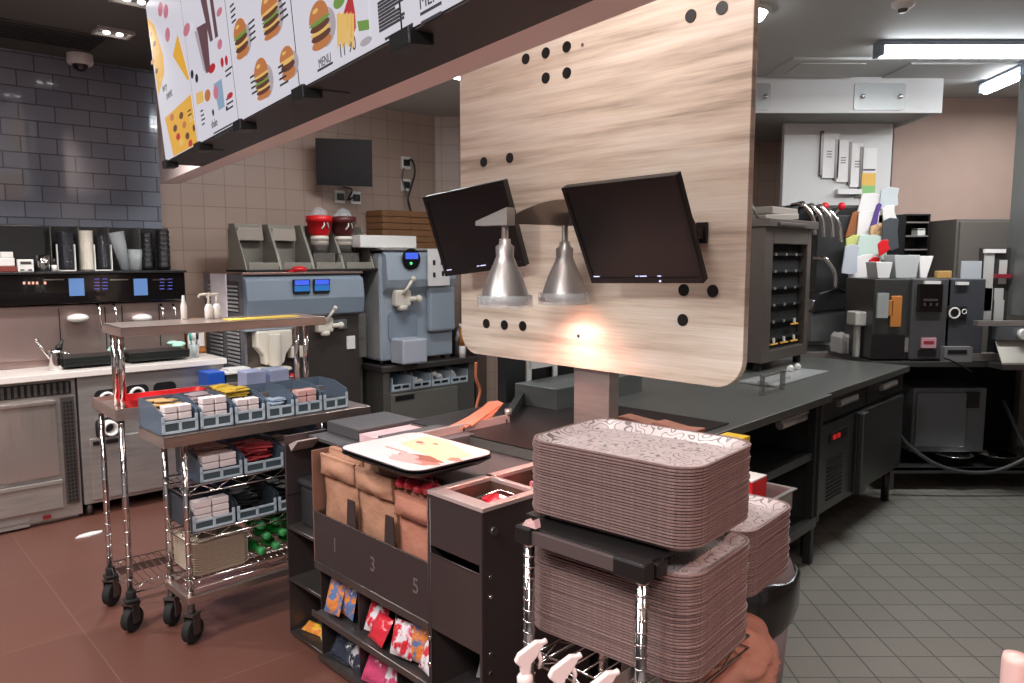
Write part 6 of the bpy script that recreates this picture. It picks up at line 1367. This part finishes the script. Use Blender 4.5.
# right kitchen line
FY = 5.12
t = thing(W0, 'fryer_table', 'steel table at the right with open space beneath, carrying grey appliances', 'table', (3.1, 5.5, .001))
tx0, tz = aty(872, 362, FY)
m = MB(); m.box(tx0-.0, 3.9, FY, FY+.75, .865, .90); part(t, 'top', m, STEELP, bev=.003)
m = MB(); m.box(tx0+.1, 3.9, FY+.05, FY+.75, .14, .16); m.box(tx0+.1, 3.9, FY+.05, FY+.06, .12, .165); part(t, 'lower_shelf', m, STEELP)
for x in (tx0+.20, 3.86):
    m = MB(); m.box(x-.02, x+.02, FY+.06, FY+.10, .001, .865); part(t, 'leg', m, STEELD); m = MB(); m.box(x-.02, x+.02, FY+.68, FY+.72, .001, .865); part(t, 'leg', m, STEELD)
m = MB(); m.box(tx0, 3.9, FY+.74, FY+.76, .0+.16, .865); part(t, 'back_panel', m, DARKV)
# grey appliances
def appliance(pa, pb, ya, yb, Y, d, label, name, mt, cat, bev=.006):
    m, a, b, c, e = box_px(pa, pb, ya, yb, Y, d); t = thing(W0, name, label, cat, ((a+b)/2, Y+d/2, c)); part(t, 'body', m, mt, bev=bev); return t, a, b, c, e
DG = mat('appliance_grey', rgb(84, 84, 86), .45, .35); DG2 = mat('appliance_slate', rgb(74, 76, 82), .45, .3)
t, a, b, c, e = appliance(913, 947, 279, 359.5, FY+.05, .5, 'dark grey appliance with a black display window, left of the pair', 'holding_unit', DG, 'appliance')
m, *_ = box_px(919, 942, 284, 312, FY+.03, .02); part(t, 'black_panel', m, BLACKG, bev=.004)
m, *_ = box_px(925, 941, 281, 284, FY+.028, .02); part(t, 'badge', m, WHITE)
m, *_ = box_px(924, 938, 299, 301, FY+.02, .012); m2, *_ = box_px(924, 926, 303, 306, FY+.02, .012, m); box_px(930, 932, 303, 306, FY+.02, .012, m); box_px(936, 938, 303, 306, FY+.02, .012, m); part(t, 'buttons', m, STEELD)
m, *_ = box_px(922, 936, 338, 348, FY+.035, .016, m=0); box_px(924, 934, 341, 344, FY+.033, .004, m, 1); part(t, 'pink_label', m, [mat('label_pink', rgb(200, 150, 160), .6), mat('label_red', rgb(150, 40, 60), .6)])
m, *_ = box_px(919, 936, 350, 356, FY+.04, .012, m=0); part(t, 'paper_slot', m, BLACK)
t, a, b, c, e = appliance(948, 981, 279, 359.5, FY+.05, .5, 'dark slate appliance with a round dial cluster, right of the pair', 'holding_unit', DG2, 'appliance')
m, *_ = box_px(957, 969, 282, 285, FY+.03, .02); part(t, 'badge', m, WHITE)
X, Z_ = aty(957, 313, FY+.04); M = Matrix.Translation((X, FY+.05, Z_)) @ Matrix.Rotation(R(90), 4, 'X')
m, *_ = box_px(948, 967, 306, 319, FY+.035, .016); part(t, 'dial_plate', m, BLACK, bev=.01)
m = MB(Matrix.Translation((X-.02, FY+.033, Z_)) @ Matrix.Rotation(R(90), 4, 'X')); m.lathe([(.028, 0), (.034, .004), (.04, 0)], n=20); m.lathe([(.012, 0), (.015, .004), (.018, 0)], (.065, .01, 0), 14); part(t, 'dial_rings', m, WHITE)
m, *_ = box_px(945, 972, 347, 362, FY+.0, .05, m=0); box_px(948, 967, 350, 354, FY-.003, .01, m, 1); part(t, 'drawer_slot', m, [mat('slot_frame', rgb(120, 120, 122), .45), BLACK])
t, a, b, c, e = appliance(875, 911, 279, 359.5, FY+.08, .45, 'steel boxed unit at the left of the grey appliance pair', 'steel_unit', STEELP, 'appliance')
m, *_ = box_px(892, 901, 296, 327, FY+.06, .02); box_px(889, 893, 300, 316, FY+.06, .02, m); part(t, 'orange_holder', m, ORANGE, bev=.004)
m, *_ = box_px(878, 888, 293, 318, FY+.03, .02); part(t, 'white_sheet', m, mat('grey_sheet', rgb(150, 154, 152), .6))
m, *_ = box_px(905, 909, 338, 352, FY+.06, .02); part(t, 'switch', m, STEEL)
m, *_ = box_px(873, 904, 335, 358, FY+.05, .02); part(t, 'dark_recess', m, BLACK)
# things on top of the appliances
top = aty(930, 279, FY+.05)[1]+.002
for i, (pa, pb, ya, lb, mt) in enumerate(((876, 893, 262, 'white folded carton at the left on the grey appliances', WHITEP), (896, 922, 255, 'large grey-white carton on the appliances', mat('carton_grey', rgb(176, 178, 178), .6)), (922, 934, 256, 'pale slanted carton standing right of the large grey-white one', PAPER))):
    x0, z1 = aty(pa, ya, FY+.2); x1, _ = aty(pb, ya, FY+.2); m = MB(); m.prism([(x0+.02, top), (x1-.02, top), (x1+.02*(i == 2), z1), (x0, z1)], 'y', FY+.2+.02*i, FY+.36+.02*i); solo(W0, 'carton', lb, 'carton', ((x0+x1)/2, FY+.3, top), m, mt, bev=.003)
m, a, b, c, d = box_px(962, 981, 261, 279, FY+.12, .01); solo(W0, 'notice_sheet', 'pale printed sheet standing on the slate appliance', 'paper', ((a+b)/2, FY+.12, c), m, mat('notice', rgb(176, 180, 186), .6), bev=.001)
x0, z1 = aty(926, 268, FY+.3); m = MB(); m.box(x0, x0+.1, FY+.15, FY+.19, top, top+.05); solo(W0, 'gold_box', 'small amber box on the appliances beside the pale carton', 'box', (x0+.05, FY+.17, top), m, mat('amber_box', rgb(180, 140, 80), .6), bev=.004)
# dark shelf unit on the wall
t = thing(W0, 'wall_shelf_unit', 'small black pigeonhole shelf unit on the beige kitchen wall', 'shelf unit', (aty(908, 268, 6.3)[0], 6.3, aty(908, 268, 6.3)[1]))
xa_, zt1 = aty(894, 214, 6.3); xb_, zb1 = aty(927, 280, 6.3)
m = MB(); m.box(xa_-.12, xa_+.10, 6.3, 6.499, zb1, zt1-.005); m.box(xa_+.10, xb_, 6.48, 6.499, zb1, zt1); m.box(xb_-.015, xb_, 6.3, 6.48, zb1, zt1); m.box(xa_+.10, xb_, 6.3, 6.48, zt1-.012, zt1); part(t, 'carcass', m, BLACK)
for k in range(5): z = zb1+.02+(zt1-zb1-.06)*k/4.3; m = MB(); m.box(xa_+.10, xb_-.016, 6.29, 6.479, z, z+.012); part(t, 'shelf', m, STEEL)
m = MB(); z = zb1+.02+(zt1-zb1-.06)*3/4.3+.013; m.box(xa_+.2, xa_+.26, 6.3, 6.4, z, z+.05); m.box(xa_+.2, xb_-.04, 6.3, 6.4, z+.04, z+.055); solo(W0, 'white_stapler', 'small white item on a shelf of the black pigeonhole unit', 'stationery', (xa_+.2, 6.35, z), m, WHITE)
# tall brown-grey cupboard and file rack
m, a, b, c, d = box_px(957, 1010, 219, 300, 6.0, .45); m.bm.free()
t = thing(W0, 'grey_cupboard', 'plain grey-brown cupboard standing behind the file rack at the right', 'cupboard', ((a+b)/2, 6.2, .006)); m = MB(); m.box(a, b+.35, 6.0, 6.48, .006, d); part(t, 'carcass', m, mat('cupboard_grey', rgb(98, 92, 86), .6), bev=.004); m = MB(); m.box(a+.02, b+.33, 5.985, 6.0, .1, d-.02); part(t, 'door', m, MATS['cupboard_grey'], bev=.003)
t = thing(W0, 'file_rack', 'upright rack of white sheets and black holders left of the tall steel cabinet', 'rack', (aty(993, 350, 5.0)[0], 5.3, .90))
for (pa, pb, ya, yb) in ((985, 991, 251, 311), (985, 991, 288, 320), (1000, 1006, 260, 284), (995, 1003, 288, 300), (995, 1003, 300, 321)):
    m, *_ = box_px(pa, pb, ya, yb, FY+.18, .006); part(t, 'white_sheet', m, mat('dim_white', rgb(186, 184, 180), .6))
m, *_ = box_px(988, 1006, 248, 324, FY+.19, .1); part(t, 'holder', m, mat('holder_dark', rgb(52, 50, 50), .5))
m, *_ = box_px(985, 1006, 249, 253, FY+.17, .02); part(t, 'top_rail', m, PAPER)
m, *_ = box_px(996, 1012, 274, 278, FY+.15, .02); part(t, 'red_clip', m, mat('crimson', rgb(140, 30, 50), .5))
m, *_ = box_px(996, 1004, 320, 359.5, FY+.2, .08); part(t, 'foot', m, BLACK)
# tall steel cabinet at the right picture edge
t = thing(W0, 'tall_steel_cabinet', 'tall brushed steel cabinet cut off by the right picture edge', 'cabinet', (3.4, 5.0, 1.2))
xx_ = aty(1011, 200, 5.35)[0]
zc_ = aty(1016, 322, 4.72)[1]
m = MB(); m.box(xx_, xx_+.9, 4.72, 5.35, zc_, CEIL-.003); part(t, 'body', m, mat('tall_steel', rgb(128, 130, 128), .4, .7, .05, 30, .1, 3), bev=.004)
m = MB(); z = aty(1015, 270, 4.71)[1]; m.box(xx_+.0, xx_+.03, 4.705, 4.72, z-.04, z+.04); part(t, 'latch', m, BLACK)
m = MB(); m.box(xx_+.3, xx_+.9, 4.95, 5.35, .001, zc_); part(t, 'stem', m, STEELD)
# fry landing
t = thing(W0, 'fry_station', 'low steel station with a sloping pale tray at the right picture edge', 'station', (3.3, 5.0, .90))
m, a, b, c, d = box_px(978, 1040, 321, 326, 5.06, .05); part(t, 'top_ledge', m, STEEL)
m, a, b, c, d = box_px(999, 1040, 327, 340, 5.04, .07); part(t, 'control_box', m, mat('slate_steel', rgb(112, 116, 120), .4, .5))
X, Z_ = aty(1022, 334, 5.04); m = MB(); m.cyl((X, 5.0, Z_), (X, 5.04, Z_), .035, n=20); part(t, 'white_wheel', m, WHITE)
xa_, za_ = aty(997, 341, 5.06); xb_, zb_ = aty(1004, 361, 4.95); m = MB()
m.loft([[(xa_, 5.08, za_), (xa_+.4, 5.08, za_), (xa_+.4, 5.08, za_-.01), (xa_, 5.08, za_-.01)], [(xb_, 4.97, .915), (xb_+.4, 4.97, .915), (xb_+.4, 4.97, .905), (xb_, 4.97, .905)]]); part(t, 'sloping_tray', m, mat('pale_tray', rgb(190, 186, 176), .4, .3))
m, *_ = box_px(946, 1000, 354, 361, 5.13, .1); part(t, 'front_ledge', m, STEEL)
m = MB(); m.box(xa_-.02, xa_+.5, 4.95, 5.11, .87, .904); part(t, 'base', m, STEELD)
# under the table
t, a, b, c, e = appliance(914, 983, 388, 452, FY+.14, .4, 'grey microwave-like box on the lower shelf of the right table', 'grey_oven', mat('oven_grey', rgb(96, 100, 102), .5, .2), 'oven')
m, *_ = box_px(918, 965, 393, 447, FY+.12, .02); part(t, 'door', m, mat('oven_door', rgb(104, 108, 112), .35, .2), bev=.006)
m, *_ = box_px(967, 979, 392, 408, FY+.12, .02); part(t, 'control', m, BLACK)
for i, px in enumerate((953, 997)):
    x, z = aty(px, 468, FY+.12); r = .12; m = MB(); m.lathe([(0, .0), (r*.55, 0), (r, .075), (r+.01, .078), (r*.97, .08), (r*.5, .008), (0, .008)], (x, FY+.10-.0+.03, .161), 24)
    solo(W0, 'steel_bowl', ['shiny steel bowl on the lower shelf before the grey oven', 'shiny steel bowl on the lower shelf at the right of the grey oven'][i], 'bowl', (x, FY+.13, .161), m, CHROME)
P = []
for px, py in ((898, 432), (906, 443), (922, 456), (940, 466), (965, 472), (990, 472), (1010, 466), (1030, 456)): X, Z_ = aty(px, py, FY-.1); P.append((X, FY-.1, Z_))
m = MB(); m.tube(smooth(P), .013, 8); m.tube([P[0], (P[0][0]-.05, FY+.2, P[0][2]+.2)], .013); m.tube([P[-1], (P[-1][0]+.05, FY+.3, P[-1][2]+.3)], .013)
solo(W0, 'grey_hose', 'grey hose sagging in front of the lower shelf of the right table', 'hose', P[3], m, mat('hose_grey', rgb(72, 74, 76), .4))
P = []
for px, py in ((944, 358), (952, 361), (962, 366), (972, 372)): X, Z_ = aty(px, py, FY-.02); P.append((X, FY-.02, Z_))
m = MB(); m.tube(smooth(P), .006, 6); solo(W0, 'black_cable', 'black cable hanging over the edge of the right table', 'cable', P[0], m, BLACK)
# pink cap in the lower right corner
x, z = aty(1016, 655, 1.2)
t = thing(W0, 'pump_bottle', 'pale pink bottle top at the lower right corner of the picture', 'bottle', (x, 1.2, z-.2))
m = MB(); m.lathe([(0, 0), (.022, .004), (.027, .03), (.027, .10), (0, .10)], (x, 1.2, z-.2), 20); part(t, 'body', m, MATS['pinkish_white_plastic'])
m = MB(); m.lathe([(.020, 0), (.020, .09), (.018, .1), (0, .102)], (x, 1.2, z-.1), 20); part(t, 'cap', m, mat('pink_cap', rgb(226, 190, 184), .4))
m = MB(); zz = z-.2; m.box(x-.01, x+.5, 1.1, 1.4, zz-.03, zz-.001); m.box(x+.0, x+.04, 1.1, 1.14, .001, zz-.03); m.box(x+.4, x+.44, 1.4, 1.44, .001, zz-.03); solo(W0, 'small_side_table', 'small side table just below the lower right corner', 'table', (x+.2, 1.25, .001), m, STEELD)

# ================================================================ CEILING OF THE KITCHEN
def tube_fixture(x0, y0, x1, y1, label):
    L = math.hypot(x1-x0, y1-y0); fr = Fr(x0, y0, math.degrees(math.atan2(y1-y0, x1-x0)))
    t = thing(fr, 'fluorescent_light', label, 'ceiling light', (L/2, 0, CEIL-.1))
    m = MB(); m.box(0, L, -.05, .05, CEIL-.03, CEIL-.001); m.box(0, .03, -.05, .05, CEIL-.09, CEIL-.03); m.box(L-.03, L, -.05, .05, CEIL-.09, CEIL-.03); part(t, 'housing', m, BLUEG, bev=.004)
    m = MB(); m.cyl((.03, 0, CEIL-.065), (L-.03, 0, CEIL-.065), .033, n=16); part(t, 'tube', m, TUBE)
x0, _ = atz(876, 52, CEIL-.06); Yt = atz(876, 52, CEIL-.06)[1]
tube_fixture(x0, Yt, x0+1.25, Yt, 'long fluorescent ceiling light crossing the upper right of the picture')
a = atz(984, 90, CEIL-.06); b = atz(1030, 70, CEIL-.06); tube_fixture(a[0], a[1], b[0], b[1], 'short slanting fluorescent ceiling light at the right edge')
x, y = atz(761, 18, CEIL-.04); t = thing(W0, 'round_ceiling_light', 'round ceiling light peeking out right of the wooden screen', 'ceiling light', (x-.08, y, CEIL-.07))
m = MB(); m.lathe([(.13, 0), (.13, -.02), (0, -.02)], (x-.08, y, CEIL-.001), 28); part(t, 'ring', m, WHITE)
m = MB(); m.lathe([(.11, -.02), (.09, -.05), (0, -.065)], (x-.08, y, CEIL-.001), 28); part(t, 'diffuser', m, TUBE)
x, y = atz(903, 8, CEIL-.03); t = thing(W0, 'smoke_detector', 'small white smoke detector on the kitchen ceiling', 'detector', (x, y, CEIL-.05))
m = MB(); m.lathe([(.055, 0), (.055, -.02), (.03, -.035), (0, -.035)], (x, y, CEIL-.001), 24); part(t, 'body', m, WHITE)
m = MB(); m.lathe([(.025, -.035), (.02, -.05), (0, -.052)], (x, y, CEIL-.001), 20); part(t, 'sensor', m, STEELD)
x, y = atz(835, 66, CEIL); m = MB(); m.box(x-.38, x+.22, y-.25, y+.25, CEIL-.02, CEIL-.001); m.box(x-.30, x+.14, y-.17, y+.17, CEIL-.026, CEIL-.02); solo(W0, 'ceiling_panel', 'square access panel in the kitchen ceiling before the hood', 'panel', (x, y, CEIL-.026), m, CEILK, bev=.004)
x, y = atz(945, 70, CEIL); m = MB(); m.box(x-.35, x+.45, y-.22, y+.22, CEIL-.014, CEIL-.001); solo(W0, 'ceiling_panel', 'flat ceiling panel behind the long fluorescent light', 'panel', (x, y, CEIL-.014), m, mat('panel_light_grey', rgb(170, 170, 168), .6), bev=.004)
